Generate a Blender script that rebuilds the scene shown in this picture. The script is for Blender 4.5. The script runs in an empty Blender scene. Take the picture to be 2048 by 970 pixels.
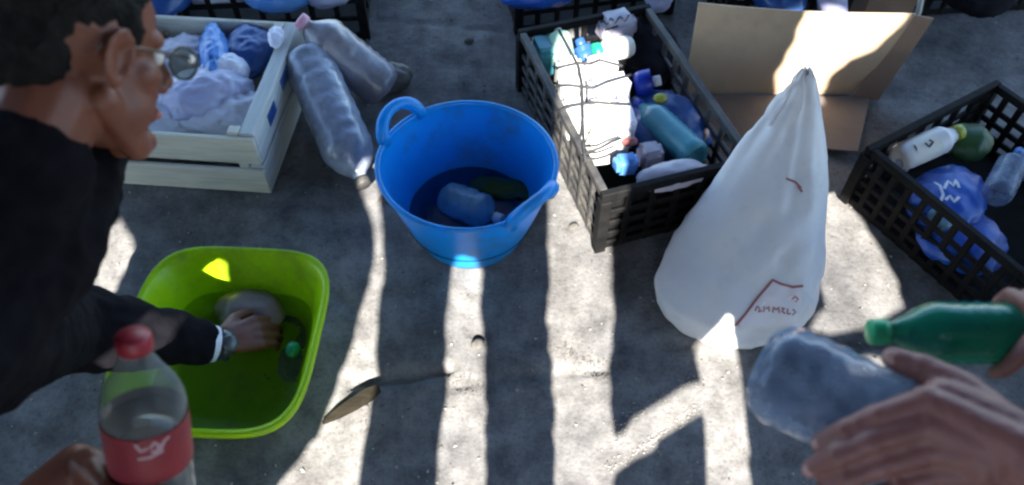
import bpy, bmesh, math, random
from mathutils import Vector, Matrix, noise
from mathutils.bvhtree import BVHTree
R = math.radians
V = Vector
rnd = random.Random(7)
S = bpy.context.scene
COL = S.collection

# ---------------------------------------------------------------- camera
CAM_H, PITCH, FPX = 1.6, R(52), 1600.0
cd = bpy.data.cameras.new('camera')
cam = bpy.data.objects.new('camera', cd)
COL.objects.link(cam)
cam.location = (0, 0, CAM_H)
cam.rotation_euler = (R(90) - PITCH, 0, 0)
cd.sensor_width = 36
cd.lens = 36 * FPX / 2048
cd.clip_start, cd.clip_end = 0.02, 500
cd.dof.use_dof = True
cd.dof.focus_distance = 1.9
cd.dof.aperture_fstop = 2.6
S.camera = cam

# ---------------------------------------------------------------- sky, sun, exposure
SUN_EL = R(38)
w = bpy.data.worlds.new('World')
S.world = w
w.use_nodes = True
nt = w.node_tree
sky = nt.nodes.new('ShaderNodeTexSky')
sky.sky_type = 'NISHITA'
sky.sun_disc = False
sky.ozone_density = 2.5
sky.dust_density = .3
sky.sun_elevation = SUN_EL
sky.sun_rotation = R(180)
nt.links.new(sky.outputs[0], nt.nodes['Background'].inputs[0])
nt.nodes['Background'].inputs[1].default_value = 0.125
sd = bpy.data.lights.new('sun', 'SUN')
sd.energy = 5.0
sd.angle = R(0.42)
sd.color = (1, 0.95, 0.87)
so = bpy.data.objects.new('sun', sd)
COL.objects.link(so)
so.location = (0, -6, 6)
so.rotation_euler = (R(90) - SUN_EL, 0, 0)
S.view_settings.view_transform = 'Standard'
S.view_settings.look = 'None'
S.view_settings.exposure = 2.5
S.view_settings.gamma = 1
S.cycles.use_denoising = True
S.cycles.filter_width = 2.4
S.cycles.max_bounces = 10
S.cycles.transparent_max_bounces = 16
S.cycles.sample_clamp_indirect = 6


def at(px, py, z=0.0):
    """world point at height z seen at that place of the photograph"""
    u, v = (px - 1024) / FPX, (py - 485) / FPX
    d = (z - CAM_H) / -(math.sin(PITCH) + v * math.cos(PITCH))
    return V((u * d, (math.cos(PITCH) - v * math.sin(PITCH)) * d, z))


def deep(px, py, d):
    u, v = (px - 1024) / FPX, (py - 485) / FPX
    return V((u * d, (math.cos(PITCH) - v * math.sin(PITCH)) * d,
              CAM_H - (math.sin(PITCH) + v * math.cos(PITCH)) * d))


# ---------------------------------------------------------------- materials
def new_mat(name):
    m = bpy.data.materials.new(name)
    m.use_nodes = True
    return m, m.node_tree, m.node_tree.nodes['Principled BSDF']


def noise_col(t, c1, c2, scale, detail=5, lo=.35, hi=.65, rough=.6):
    n = t.nodes.new('ShaderNodeTexNoise')
    n.inputs['Scale'].default_value = scale
    n.inputs['Detail'].default_value = detail
    n.inputs['Roughness'].default_value = rough
    co = t.nodes.new('ShaderNodeTexCoord')
    t.links.new(co.outputs['Object'], n.inputs['Vector'])
    r = t.nodes.new('ShaderNodeValToRGB')
    r.color_ramp.elements[0].position = lo
    r.color_ramp.elements[1].position = hi
    r.color_ramp.elements[0].color = (*c1, 1)
    r.color_ramp.elements[1].color = (*c2, 1)
    t.links.new(n.outputs['Fac'], r.inputs['Fac'])
    return r, n


def mat(name, c, c2=None, scale=12, rough=.6, bump=.0, bscale=60, trans=0.0, coat=0.0, sss=0, lo=.35, hi=.65, spec=.5, dirt=0.0, dcol=(.10, .09, .075)):
    m, t, b = new_mat(name)
    c2 = c2 or tuple(x * .8 for x in c)
    r, n = noise_col(t, c, c2, scale, lo=lo, hi=hi)
    if dirt:    # smears and dried splashes
        dr, dn = noise_col(t, (0, 0, 0), (dirt, dirt, dirt), 7, 12, .50, .70, .72)
        mxd = t.nodes.new('ShaderNodeMixRGB')
        t.links.new(dr.outputs[0], mxd.inputs[0])
        t.links.new(r.outputs[0], mxd.inputs[1])
        mxd.inputs[2].default_value = (*dcol, 1)
        r = mxd
    t.links.new(r.outputs[0], b.inputs['Base Color'])
    b.inputs['Roughness'].default_value = rough
    b.inputs['Coat Weight'].default_value = coat
    b.inputs['Specular IOR Level'].default_value = spec
    if bump:
        n2 = t.nodes.new('ShaderNodeTexNoise')
        n2.inputs['Scale'].default_value = bscale
        n2.inputs['Detail'].default_value = 6
        co = t.nodes.new('ShaderNodeTexCoord')
        t.links.new(co.outputs['Object'], n2.inputs['Vector'])
        bp = t.nodes.new('ShaderNodeBump')
        bp.inputs['Strength'].default_value = bump
        bp.inputs['Distance'].default_value = .004
        t.links.new(n2.outputs['Fac'], bp.inputs['Height'])
        t.links.new(bp.outputs[0], b.inputs['Normal'])
    if trans:   # thin plastic lets part of the light through
        tr = t.nodes.new('ShaderNodeBsdfTranslucent')
        t.links.new(r.outputs[0], tr.inputs[0])
        mx = t.nodes.new('ShaderNodeMixShader')
        mx.inputs[0].default_value = trans
        t.links.new(b.outputs[0], mx.inputs[1])
        t.links.new(tr.outputs[0], mx.inputs[2])
        t.links.new(mx.outputs[0], t.nodes['Material Output'].inputs[0])
    return m


def clear(name, tint, see=.6, milk=(.7, .75, .8), rough=.12, c2=None, scale=20):
    """thin clear plastic: see-through film with a milky share and a glossy skin"""
    m, t, b = new_mat(name)
    r, n = noise_col(t, milk, c2 or tuple(x * .6 for x in milk), scale)
    t.links.new(r.outputs[0], b.inputs['Base Color'])
    b.inputs['Roughness'].default_value = rough
    tr = t.nodes.new('ShaderNodeBsdfTransparent')
    tr.inputs[0].default_value = (*tint, 1)
    mx = t.nodes.new('ShaderNodeMixShader')
    lw = t.nodes.new('ShaderNodeLayerWeight')
    lw.inputs[0].default_value = .35
    mr = t.nodes.new('ShaderNodeMapRange')
    mr.inputs['To Min'].default_value = 1 - see
    mr.inputs['To Max'].default_value = min(1, 1 - see + .5)
    t.links.new(lw.outputs['Facing'], mr.inputs['Value'])
    t.links.new(mr.outputs[0], mx.inputs[0])
    t.links.new(tr.outputs[0], mx.inputs[1])
    t.links.new(b.outputs[0], mx.inputs[2])
    t.links.new(mx.outputs[0], t.nodes['Material Output'].inputs[0])
    return m


def ground_mat():
    m, t, b = new_mat('rough_concrete')
    L = t.links.new
    co = t.nodes.new('ShaderNodeTexCoord')

    def nz(scale, detail, rough=.6):
        n = t.nodes.new('ShaderNodeTexNoise')
        n.inputs['Scale'].default_value = scale
        n.inputs['Detail'].default_value = detail
        n.inputs['Roughness'].default_value = rough
        L(co.outputs['Object'], n.inputs['Vector'])
        return n

    def ramp(src, p0, p1, c0, c1):
        r = t.nodes.new('ShaderNodeValToRGB')
        r.color_ramp.elements[0].position, r.color_ramp.elements[1].position = p0, p1
        r.color_ramp.elements[0].color, r.color_ramp.elements[1].color = (*c0, 1), (*c1, 1)
        L(src, r.inputs[0])
        return r

    def mul(a, bb, fac=1):
        x = t.nodes.new('ShaderNodeMixRGB')
        x.blend_type = 'MULTIPLY'
        x.inputs[0].default_value = fac
        L(a, x.inputs[1])
        L(bb, x.inputs[2])
        return x
    base = ramp(nz(3.2, 6).outputs['Fac'], .32, .68, (.125, .124, .128), (.27, .26, .245))
    mid = ramp(nz(13, 9, .75).outputs['Fac'], .34, .60, (.50, .49, .48), (1, 1, 1))
    speck = ramp(nz(110, 6, .75).outputs['Fac'], .30, .50, (.45, .44, .43), (1, 1, 1))
    vor = t.nodes.new('ShaderNodeTexVoronoi')
    vor.inputs['Scale'].default_value = 70
    L(co.outputs['Object'], vor.inputs['Vector'])
    pit = ramp(vor.outputs['Distance'], .05, .16, (.4, .38, .36), (1, 1, 1))
    gate = ramp(nz(6, 4).outputs['Fac'], .48, .62, (0, 0, 0), (1, 1, 1))
    pm = t.nodes.new('ShaderNodeMixRGB')
    L(gate.outputs[0], pm.inputs[0])
    pm.inputs[1].default_value = (1, 1, 1, 1)
    L(pit.outputs[0], pm.inputs[2])
    c = mul(mul(mul(base.outputs[0], mid.outputs[0]).outputs[0], speck.outputs[0], .75).outputs[0], pm.outputs[0])
    L(c.outputs[0], b.inputs['Base Color'])
    b.inputs['Roughness'].default_value = .92
    b.inputs['Specular IOR Level'].default_value = .2
    bp = t.nodes.new('ShaderNodeBump')
    bp.inputs['Strength'].default_value = .55
    bp.inputs['Distance'].default_value = .006
    L(nz(60, 8, .7).outputs['Fac'], bp.inputs['Height'])
    L(bp.outputs[0], b.inputs['Normal'])
    return m


def wood_mat(name, c1, c2, sc=(6, 60, 60), rough=.75):
    m, t, b = new_mat(name)
    co = t.nodes.new('ShaderNodeTexCoord')
    mp = t.nodes.new('ShaderNodeMapping')
    mp.inputs['Scale'].default_value = sc
    n = t.nodes.new('ShaderNodeTexNoise')
    n.inputs['Scale'].default_value = 1.2
    n.inputs['Detail'].default_value = 7
    n.inputs['Distortion'].default_value = .6
    r = t.nodes.new('ShaderNodeValToRGB')
    r.color_ramp.elements[0].position, r.color_ramp.elements[1].position = .3, .7
    r.color_ramp.elements[0].color, r.color_ramp.elements[1].color = (*c1, 1), (*c2, 1)
    t.links.new(co.outputs['Object'], mp.inputs[0])
    t.links.new(mp.outputs[0], n.inputs['Vector'])
    t.links.new(n.outputs['Fac'], r.inputs[0])
    t.links.new(r.outputs[0], b.inputs['Base Color'])
    b.inputs['Roughness'].default_value = rough
    bp = t.nodes.new('ShaderNodeBump')
    bp.inputs['Strength'].default_value = .3
    bp.inputs['Distance'].default_value = .002
    t.links.new(n.outputs['Fac'], bp.inputs['Height'])
    t.links.new(bp.outputs[0], b.inputs['Normal'])
    b.inputs['Specular IOR Level'].default_value = .15
    return m


M = dict(
    ground=ground_mat(),
    blue=mat('blue_plastic', (.004, .36, .84), (.004, .30, .76), 5, .38, .05, 200, trans=.36, dirt=.5),
    green=mat('lime_plastic', (.52, .78, .006), (.45, .70, .005), 5, .33, .04, 200, trans=.45, dirt=.4),
    black=mat('black_plastic', (.005, .0052, .006), (.012, .0115, .011), 25, .65, .2, 150, spec=.1),
    blackdust=mat('dusty_black_plastic', (.022, .022, .023), (.075, .07, .062), 14, .6, .3, 120),
    wood=wood_mat('pale_crate_wood', (.50, .49, .40), (.66, .64, .54)),
    wood_y=wood_mat('pale_crate_wood_upright', (.44, .46, .43), (.58, .60, .57), (60, 6, 60)),
    wood_d=wood_mat('shade_caster_wood', (.10, .075, .055), (.20, .16, .12), (40, 40, 4)),
    chip=wood_mat('splintered_wood', (.010, .008, .005), (.022, .018, .011)),
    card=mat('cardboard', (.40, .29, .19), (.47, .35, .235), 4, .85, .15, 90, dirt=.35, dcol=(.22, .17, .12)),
    card_f=mat('shaded_cardboard', (.15, .13, .12), (.21, .175, .15), 6, .85, .15, 90),  # shade on the box floor put into a darker, greyer board colour
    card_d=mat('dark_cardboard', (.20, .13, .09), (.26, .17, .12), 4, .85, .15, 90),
    bag=mat('white_bag_film', (.72, .73, .76), (.80, .80, .80), 5, .45, .7, 14, trans=.25, dirt=.28, dcol=(.35, .32, .28)),
    lobe=mat('bluish_bag_film', (.62, .67, .76), (.70, .73, .79), 6, .45, .4, 14, trans=.25),
    print_red=mat('faded_red_print', (.30, .09, .09), (.36, .13, .12), 60, .6),
    patch=mat('pinkish_print', (.66, .60, .62), (.70, .66, .66), 14, .5),
    white=mat('white_plastic', (.78, .77, .74), (.66, .65, .63), 10, .4, .2, 40, trans=.1),
    cream=mat('cream_carton', (.72, .69, .58), (.64, .62, .54), 8, .55),
    lilac=mat('lilac_film', (.42, .43, .62), (.55, .57, .72), 7, .35, .3, 30, trans=.25),
    lilac2=mat('grey_lilac_film', (.30, .28, .34), (.45, .42, .48), 12, .4, .3, 40),
    bluebag=mat('blue_film', (.05, .22, .62), (.16, .36, .72), 6, .3, .3, 40, trans=.2),
    navy=mat('navy_film', (.012, .05, .20), (.03, .10, .30), 9, .35, .3, 40),
    sheet=mat('white_film', (.72, .74, .86), (.80, .81, .88), 6, .35, .2, 30, trans=.2),
    teal=mat('teal_plastic', (.06, .25, .32), (.09, .36, .44), 9, .3, .1, 40, trans=.2),
    mint=mat('mint_plastic', (.40, .66, .50), (.5, .74, .6), 9, .35, trans=.2),
    capgreen=mat('green_cap', (.01, .36, .14), (.01, .30, .12), 9, .35),
    capred=mat('red_cap', (.26, .010, .022), (.21, .010, .02), 30, .45),
    cappink=mat('pink_cap', (.56, .30, .40), (.46, .24, .34), 30, .5),
    royal=mat('royal_blue_plastic', (.012, .035, .40), (.02, .06, .5), 9, .35, trans=.1),
    packblue=mat('blue_pack', (.008, .06, .36), (.02, .11, .46), 14, .35, .25, 40),
    yellow=mat('olive_yellow_plastic', (.34, .38, .03), (.28, .3, .03), 9, .4),
    redbit=mat('dull_red_plastic', (.34, .10, .09), (.28, .08, .07), 9, .5),
    stuffed=mat('grey_stuffed_plastic', (.30, .34, .42), (.13, .16, .22), 22, .3, .6, 45, coat=.4, lo=.3, hi=.7),
    stuffed2=mat('grey_brown_stuffed_plastic', (.22, .23, .28), (.14, .13, .14), 11, .35, .5, 55, coat=.3),
    pet=clear('clear_bottle_plastic', (.80, .84, .84), .80, (.30, .33, .33)),
    petmilk=clear('crumpled_bottle_plastic', (.74, .82, .92), .66, (.34, .41, .52), .06, (.12, .16, .24), 26),
    petgreen=clear('green_bottle_plastic', (.22, .70, .45), .5, (.012, .22, .13), .10, (.012, .16, .13), 16),
    petaqua=clear('aqua_bottle_plastic', (.6, .85, .95), .3, (.30, .55, .66), .15),
    cola=mat('dark_cola', (.022, .010, .008), (.03, .014, .010), 5, .12),
    label_red=mat('red_label', (.22, .012, .02), (.17, .010, .018), 18, .5),
    script=mat('pale_script', (.42, .26, .28), (.36, .22, .24), 20, .5),
    script_w=mat('white_script', (.72, .74, .80), (.62, .66, .76), 20, .5),
    ink=mat('black_ink', (.02, .02, .03), (.04, .04, .05), 20, .5),
    cord=mat('black_cord', (.012, .012, .014), (.03, .03, .03), 40, .8),
    skin=mat('tanned_skin', (.165, .052, .028), (.13, .040, .021), 14, .5, .15, 160),
    skin2=mat('ruddy_skin', (.19, .075, .064), (.15, .054, .046), 16, .5, .2, 160),
    nail=mat('fingernail', (.46, .27, .23), (.42, .24, .2), 20, .3),
    hair=mat('black_hair', (.005, .005, .0045), (.012, .011, .010), 60, .8, .9, 190, spec=.15),
    jacket=mat('black_jacket_cloth', (.0035, .0034, .005), (.007, .0066, .009), 30, .95, .4, 220, spec=.08),
    trousers=mat('dark_trouser_cloth', (.008, .008, .012), (.013, .013, .018), 30, .95, .4, 220, spec=.1),
    cuff=mat('white_cuff', (.62, .63, .72), (.52, .53, .62), 30, .8, .3, 200),
    watch=mat('watch_steel', (.03, .035, .04), (.08, .085, .09), 30, .25),
    shoe=mat('dark_shoe', (.02, .018, .016), (.04, .035, .03), 30, .6),
    frame=mat('spectacle_frame', (.02, .02, .02), (.05, .04, .03), 30, .25),
    lens=clear('spectacle_lens', (.82, .9, .84), .75, (.3, .34, .3), .03),
    glint=mat('painted_glint', (.85, .82, .74), (.8, .78, .7), 5, .2),
    eye=mat('eye_white', (.7, .68, .64), (.6, .58, .54), 5, .2),
    lip=mat('lip_skin', (.36, .12, .10), (.3, .1, .09), 30, .45),
    grit=mat('pale_grit', (.34, .32, .29), (.22, .21, .20), 90, .95),
    gritd=mat('dark_grit', (.07, .065, .058), (.12, .11, .10), 90, .95),
    leaf=mat('dry_leaf', (.10, .07, .03), (.16, .11, .05), 60, .8),
)


def water_mat(name, col, see):
    m, t, b = new_mat(name)
    b.inputs['Base Color'].default_value = (*col, 1)
    b.inputs['Roughness'].default_value = .06
    b.inputs['IOR'].default_value = 1.33
    n = t.nodes.new('ShaderNodeTexNoise')
    n.inputs['Scale'].default_value = 22
    bp = t.nodes.new('ShaderNodeBump')
    bp.inputs['Strength'].default_value = .25
    bp.inputs['Distance'].default_value = .006
    t.links.new(n.outputs['Fac'], bp.inputs['Height'])
    t.links.new(bp.outputs[0], b.inputs['Normal'])
    tr = t.nodes.new('ShaderNodeBsdfTransparent')
    tr.inputs[0].default_value = (.80, .88, .82, 1)
    mx = t.nodes.new('ShaderNodeMixShader')
    mx.inputs[0].default_value = see
    t.links.new(b.outputs[0], mx.inputs[1])
    t.links.new(tr.outputs[0], mx.inputs[2])
    t.links.new(mx.outputs[0], t.nodes['Material Output'].inputs[0])
    return m


M['blocker'] = mat('dark_blocker_sheet', (.03, .032, .036), (.05, .05, .055), 3, .7)
M['water_b'] = water_mat('murky_bucket_water', (.006, .020, .05), .42)
M['water_g'] = water_mat('murky_basin_water', (.05, .095, .008), .72)

# ---------------------------------------------------------------- builders
WM = {}          # world matrix of every thing, kept by hand


def thing(name, label, cat, loc=(0, 0, 0), group=None, rot=None):
    o = bpy.data.objects.new(name, None)
    COL.objects.link(o)
    o.empty_display_size = .05
    m = Matrix.Translation(V(loc)) @ (rot.to_4x4() if rot is not None else Matrix())
    o.matrix_world = m
    WM[o] = m
    o['label'], o['category'] = label, cat
    if group:
        o['group'] = group
    return o


def tag(o, label=None, cat=None, group=None, kind=None):
    for k, v in (('label', label), ('category', cat), ('group', group), ('kind', kind)):
        if v:
            o[k] = v
    return o


class G:
    """collects faces; build() links them as one mesh object"""

    def __init__(s):
        s.v, s.f = [], []

    def add(s, vs, fs):
        n = len(s.v)
        s.v += [V(p) for p in vs]
        s.f += [tuple(i + n for i in f) for f in fs]
        return s

    def box(s, c, size, rot=None, bev=0):
        x, y, z = (a / 2 for a in size)
        bm = bmesh.new()
        bmesh.ops.create_cube(bm, size=1)
        bmesh.ops.scale(bm, vec=size, verts=bm.verts)
        if bev:
            bmesh.ops.bevel(bm, geom=bm.edges[:], offset=bev, segments=1, affect='EDGES', profile=.5)
        bm.verts.index_update()
        m = rot or Matrix.Identity(3)
        s.add([V(c) + m @ q.co for q in bm.verts], [[q.index for q in f.verts] for f in bm.faces])
        bm.free()
        return s

    def tube(s, pts, r, seg=8, cap=True):
        pts = [V(p) for p in pts]
        rr = r if isinstance(r, (list, tuple)) else [r] * len(pts)
        t0 = (pts[1] - pts[0]).normalized()
        nrm = t0.orthogonal().normalized()
        vs, fs = [], []
        for i, p in enumerate(pts):
            t = (pts[min(i + 1, len(pts) - 1)] - pts[max(i - 1, 0)]).normalized()
            nrm = (nrm - t * nrm.dot(t)).normalized()
            b = t.cross(nrm)
            for k in range(seg):
                a = 2 * math.pi * k / seg
                vs.append(p + (nrm * math.cos(a) + b * math.sin(a)) * rr[i])
        for i in range(len(pts) - 1):
            for k in range(seg):
                a, c = i * seg + k, i * seg + (k + 1) % seg
                fs.append((a, c, c + seg, a + seg))
        if cap:
            fs.append(tuple(range(seg - 1, -1, -1)))
            fs.append(tuple(range((len(pts) - 1) * seg, len(pts) * seg)))
        return s.add(vs, fs)

    def lathe(s, prof, seg=24, m=None, wob=None, open_=True):
        """prof: (r, z) pairs; wob(ang, z, r) -> r"""
        m = m or Matrix()
        vs, fs = [], []
        for (r, z) in prof:
            for k in range(seg):
                a = 2 * math.pi * k / seg
                q = wob(a, z, r) if wob else r
                vs.append(m @ V((q * math.cos(a), q * math.sin(a), z)))
        for i in range(len(prof) - 1):
            for k in range(seg):
                a, c = i * seg + k, i * seg + (k + 1) % seg
                fs.append((a, c, c + seg, a + seg))
        if not open_:
            fs.append(tuple(range(seg - 1, -1, -1)))
            fs.append(tuple(range((len(prof) - 1) * seg, len(prof) * seg)))
        return s.add(vs, fs)

    def prism(s, poly, o, ex, ey, th):
        """2-D polygon in the frame o + x ex + y ey, thickened along ex x ey"""
        o, ex, ey = V(o), V(ex), V(ey)
        n = ex.cross(ey).normalized() * th
        k = len(poly)
        a = [o + ex * x + ey * y for x, y in poly]
        vs = a + [p + n for p in a]
        fs = [tuple(range(k - 1, -1, -1)), tuple(range(k, 2 * k))]
        fs += [(i, (i + 1) % k, k + (i + 1) % k, k + i) for i in range(k)]
        return s.add(vs, fs)

    def mesh(s, name, mt, smooth=True):
        me = bpy.data.meshes.new(name)
        me.from_pydata(s.v, [], s.f)
        me.validate()
        bm = bmesh.new()
        bm.from_mesh(me)
        bmesh.ops.recalc_face_normals(bm, faces=bm.faces)
        bm.to_mesh(me)
        bm.free()
        if smooth:
            me.polygons.foreach_set('use_smooth', [True] * len(me.polygons))
        me.materials.append(mt)
        return me

    def build(s, name, mt, parent=None, smooth=True, world=True, base=None, sharp=None):
        """world: the verts are world points and are brought into the parent's frame"""
        if parent is not None and world:
            inv = WM[parent].inverted()
            s.v = [inv @ p for p in s.v]
        loc = V((0, 0, 0))
        if parent is None:
            if base is None:
                z = min(p.z for p in s.v)
                base = V((sum(p.x for p in s.v) / len(s.v), sum(p.y for p in s.v) / len(s.v), z))
            loc = V(base)
            s.v = [p - loc for p in s.v]
        me = s.mesh(name, mt, smooth)
        if sharp is not None and smooth:
            try:
                me.set_sharp_from_angle(angle=R(sharp))
            except Exception:
                pass
        o = bpy.data.objects.new(name, me)
        COL.objects.link(o)
        if parent is not None:
            o.parent = parent
            WM[o] = WM[parent].copy()
        else:
            o.location = loc
            WM[o] = Matrix.Translation(loc)
        return o


def sub(o, g, name, mt, smooth=True, sharp=None):
    return g.build(name, mt, o, smooth, True, sharp=sharp)


def frame_from(x=None, y=None, z=None):
    """rotation whose columns are two given axes (first kept exactly) and their cross"""
    if z is not None and x is not None:
        z = V(z).normalized()
        x = V(x)
        x = (x - z * x.dot(z)).normalized()
        y = z.cross(x)
    elif y is not None and z is not None:
        y = V(y).normalized()
        z = V(z)
        z = (z - y * z.dot(y)).normalized()
        x = y.cross(z)
    m = Matrix((x, y, z)).transposed()
    return m


def axis_frame(a):
    a = V(a).normalized()
    return frame_from(x=a.orthogonal(), z=a)


class Blob(G):
    """overlapping solids fused to one skin by a voxel remesh"""

    def cap(s, p0, r0, p1, r1, seg=14):
        p0, p1 = V(p0), V(p1)
        d = p1 - p0
        L = d.length
        if L < 1e-6:
            return s.ell(p0, (r0, r0, r0))
        m = Matrix.Translation(p0) @ axis_frame(d).to_4x4()
        prof = [(max(1e-4, r0 * math.cos(a)), r0 * math.sin(a)) for a in (R(-89), R(-60), R(-30), 0)]
        prof += [(max(1e-4, r1 * math.cos(a)), L + r1 * math.sin(a)) for a in (0, R(30), R(60), R(89))]
        return s.lathe(prof, seg, m, open_=False)

    def chain(s, pts, rr):
        for i in range(len(pts) - 1):
            s.cap(pts[i], rr[i], pts[i + 1], rr[i + 1])
        return s

    def ell(s, c, r, rot=None, seg=16):
        m = Matrix.Translation(V(c)) @ (rot.to_4x4() if rot is not None else Matrix()) @ Matrix.Diagonal((*r, 1))
        prof = [(max(1e-4, math.cos(a)), math.sin(a)) for a in [R(x) for x in (-89, -70, -50, -30, -10, 10, 30, 50, 70, 89)]]
        return s.lathe(prof, seg, m, open_=False)

    def fuse(s, voxel, smooth=3, disp=None):
        me = bpy.data.meshes.new('tmp')
        me.from_pydata(s.v, [], s.f)
        bm = bmesh.new()
        bm.from_mesh(me)
        bmesh.ops.recalc_face_normals(bm, faces=bm.faces)
        bm.to_mesh(me)
        bm.free()
        o = bpy.data.objects.new('tmp', me)
        COL.objects.link(o)
        md = o.modifiers.new('r', 'REMESH')
        md.mode = 'VOXEL'
        md.voxel_size = voxel
        if smooth:
            sm = o.modifiers.new('s', 'SMOOTH')
            sm.factor = .5
            sm.iterations = smooth
        dg = bpy.context.evaluated_depsgraph_get()
        e = o.evaluated_get(dg)
        m2 = bpy.data.meshes.new_from_object(e)
        s.v = [v.co.copy() for v in m2.vertices]
        s.f = [tuple(p.vertices) for p in m2.polygons]
        if disp:
            ns = [v.normal.copy() for v in m2.vertices]
            s.v = [p + n * disp(p) for p, n in zip(s.v, ns)]
        bpy.data.objects.remove(o)
        bpy.data.meshes.remove(me)
        bpy.data.meshes.remove(m2)
        return s


def lump(c, r, rot=None, amp=.18, freq=9, seed=0, sub_=4, ridged=True):
    """crumpled bag: an ellipsoid with creased relief"""
    g = G()
    bm = bmesh.new()
    bmesh.ops.create_icosphere(bm, subdivisions=sub_, radius=1)
    m = rot or Matrix.Identity(3)
    off = V((seed * 7.3, seed * 3.1, seed * 5.7))
    vs = []
    for q in bm.verts:
        n = q.co.normalized()
        p = V((n.x * r[0], n.y * r[1], n.z * r[2]))
        a = noise.noise(p * freq + off)
        b = 1 - 2 * abs(noise.noise(p * freq * 1.7 + off * 2))
        cc = 1 - 2 * abs(noise.noise(p * freq * 3.1 + off))
        dd = 1 - 2 * abs(noise.noise(p * freq * 6.3 + off * 3))
        k = 1 + .62 * amp * (a + (.65 * b + .5 * cc + .28 * dd if ridged else 0))
        vs.append(V(c) + m @ (p * k))
    bm.verts.index_update()
    g.add(vs, [[q.index for q in f.verts] for f in bm.faces])
    bm.free()
    return g


def rz(a):
    return Matrix.Rotation(R(a), 3, 'Z')


def pencil(targets, lines, width, lift=.0012):
    """flat print: ribbons lying on a surface, following strokes seen in the photograph"""
    vs, fs = [], []
    for o in targets:
        n = len(vs)
        vs += [WM[o] @ v.co for v in o.data.vertices]
        fs += [tuple(i + n for i in p.vertices) for p in o.data.polygons]
    tree = BVHTree.FromPolygons(vs, fs)
    g = G()
    cp = V((0, 0, CAM_H))
    for ln in lines:
        dense = []
        for i in range(len(ln) - 1):
            (x0, y0), (x1, y1) = ln[i], ln[i + 1]
            k = max(2, int(math.hypot(x1 - x0, y1 - y0) / 5))
            dense += [(x0 + (x1 - x0) * j / k, y0 + (y1 - y0) * j / k) for j in range(k)]
        dense.append(ln[-1])
        P = []
        for (x, y) in dense:
            d = (deep(x, y, 1) - cp).normalized()
            h = tree.ray_cast(cp, d)
            if h[0] is not None:
                nn = h[1] if h[1].dot(d) < 0 else -h[1]
                P.append((h[0] + nn * lift, nn))
        if len(P) < 2:
            continue
        vs2, fs2 = [], []
        for i, (p, nn) in enumerate(P):
            t = (P[min(i + 1, len(P) - 1)][0] - P[max(i - 1, 0)][0]).normalized()
            sd_ = t.cross(nn).normalized() * width / 2
            vs2 += [p - sd_, p + sd_]
        fs2 = [(2 * i, 2 * i + 1, 2 * i + 3, 2 * i + 2) for i in range(len(P) - 1)]
        g.add(vs2, fs2)
    return g


# ---------------------------------------------------------------- ground
def gz(x, y):
    p = V((x, y, 0))
    h = .006 * noise.noise(p * 3.1) + .0035 * noise.noise(p * 11) + .0015 * noise.noise(p * 37)
    for (x0, y0, x1, y1, wd, dp) in CRACKS:
        dx, dy = x1 - x0, y1 - y0
        t = ((x - x0) * dx + (y - y0) * dy) / (dx * dx + dy * dy)
        if -.02 < t < 1.02:
            d = abs((x - x0) * dy - (y - y0) * dx) / math.hypot(dx, dy) + .012 * noise.noise(p * 9)
            if abs(d) < wd:
                h -= dp * (1 - abs(d) / wd)
    return h


def pair(a, b):
    p, q = at(*a), at(*b)
    return (p.x, p.y, q.x, q.y)


CRACKS = [(*pair((700, 770), (905, 738)), .020, .022), (*pair((905, 770), (1240, 735)), .018, .012),
          (*pair((250, 380), (720, 420)), .010, .006), (*pair((1000, 60), (760, 40)), .012, .006),
          (*pair((940, 660), (972, 690)), .012, .012), (*pair((1140, 420), (1150, 700)), .008, .005),
          (*pair((1600, 690), (1790, 690)), .016, .014), (*pair((560, 470), (720, 640)), .016, .010), (*pair((1240, 700), (1390, 690)), .016, .012)]
xs = [-60, -25, -10, -5, -3, -2.2] + [-1.8 + .0135 * i for i in range(268)] + [2.2, 3, 5, 10, 25, 60]
ys = [-60, -25, -10, -4, -1.5, -.3, .2] + [.45 + .0135 * i for i in range(160)] + [2.9, 3.5, 5, 10, 25, 60]
g = G()
vs = [V((x, y, gz(x, y) if -2 < x < 2 and .3 < y < 2.8 else 0)) for y in ys for x in xs]
nx = len(xs)
g.add(vs, [(j * nx + i, j * nx + i + 1, (j + 1) * nx + i + 1, (j + 1) * nx + i) for j in range(len(ys) - 1) for i in range(nx - 1)])
tag(g.build('ground', M['ground'], base=(0, 0, 0)), kind='structure')

# ---------------------------------------------------------------- added unseen planks behind the camera, gaps shaped to cast the striped shade
FY, TE = -.8, math.tan(SUN_EL)


def fp(px, py, z=0.0):
    p = at(px, py, z)
    return (p.x, p.z + (p.y - FY) * TE)


def fh(y):
    return (y - FY) * TE


shade_fence = thing('shade_planks', 'added unseen plank screen behind the camera with gaps shaped to cast the sun stripes', 'shade_fence', (0, FY, 0))
TOP, BOT = 3.0, .05


def rough(edge, amp, step=.02, seed=0):
    out = []
    for i in range(len(edge) - 1):
        a, b = V(edge[i]), V(edge[i + 1])
        k = max(1, int((b - a).length / step))
        for j in range(k):
            q = a.lerp(b, j / k)
            q.x += amp * noise.noise(V((q.x * 20, q.y * 26, seed))) * 1.6
            out.append((q.x, q.y))
    out.append(edge[-1])
    return out


def plank(left, right, amp=.006, k=0, dy=0.0):
    left = sorted(left, key=lambda q: q[1])
    right = sorted(right, key=lambda q: q[1])
    poly = rough(left, amp, seed=k) + rough(right, amp, seed=k + 50)[::-1]
    gg = G().prism(poly, (0, FY + dy, 0), (1, 0, 0), (0, 0, 1), .022)
    sub(shade_fence, gg, 'board', M['wood_d'], smooth=False)


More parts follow.
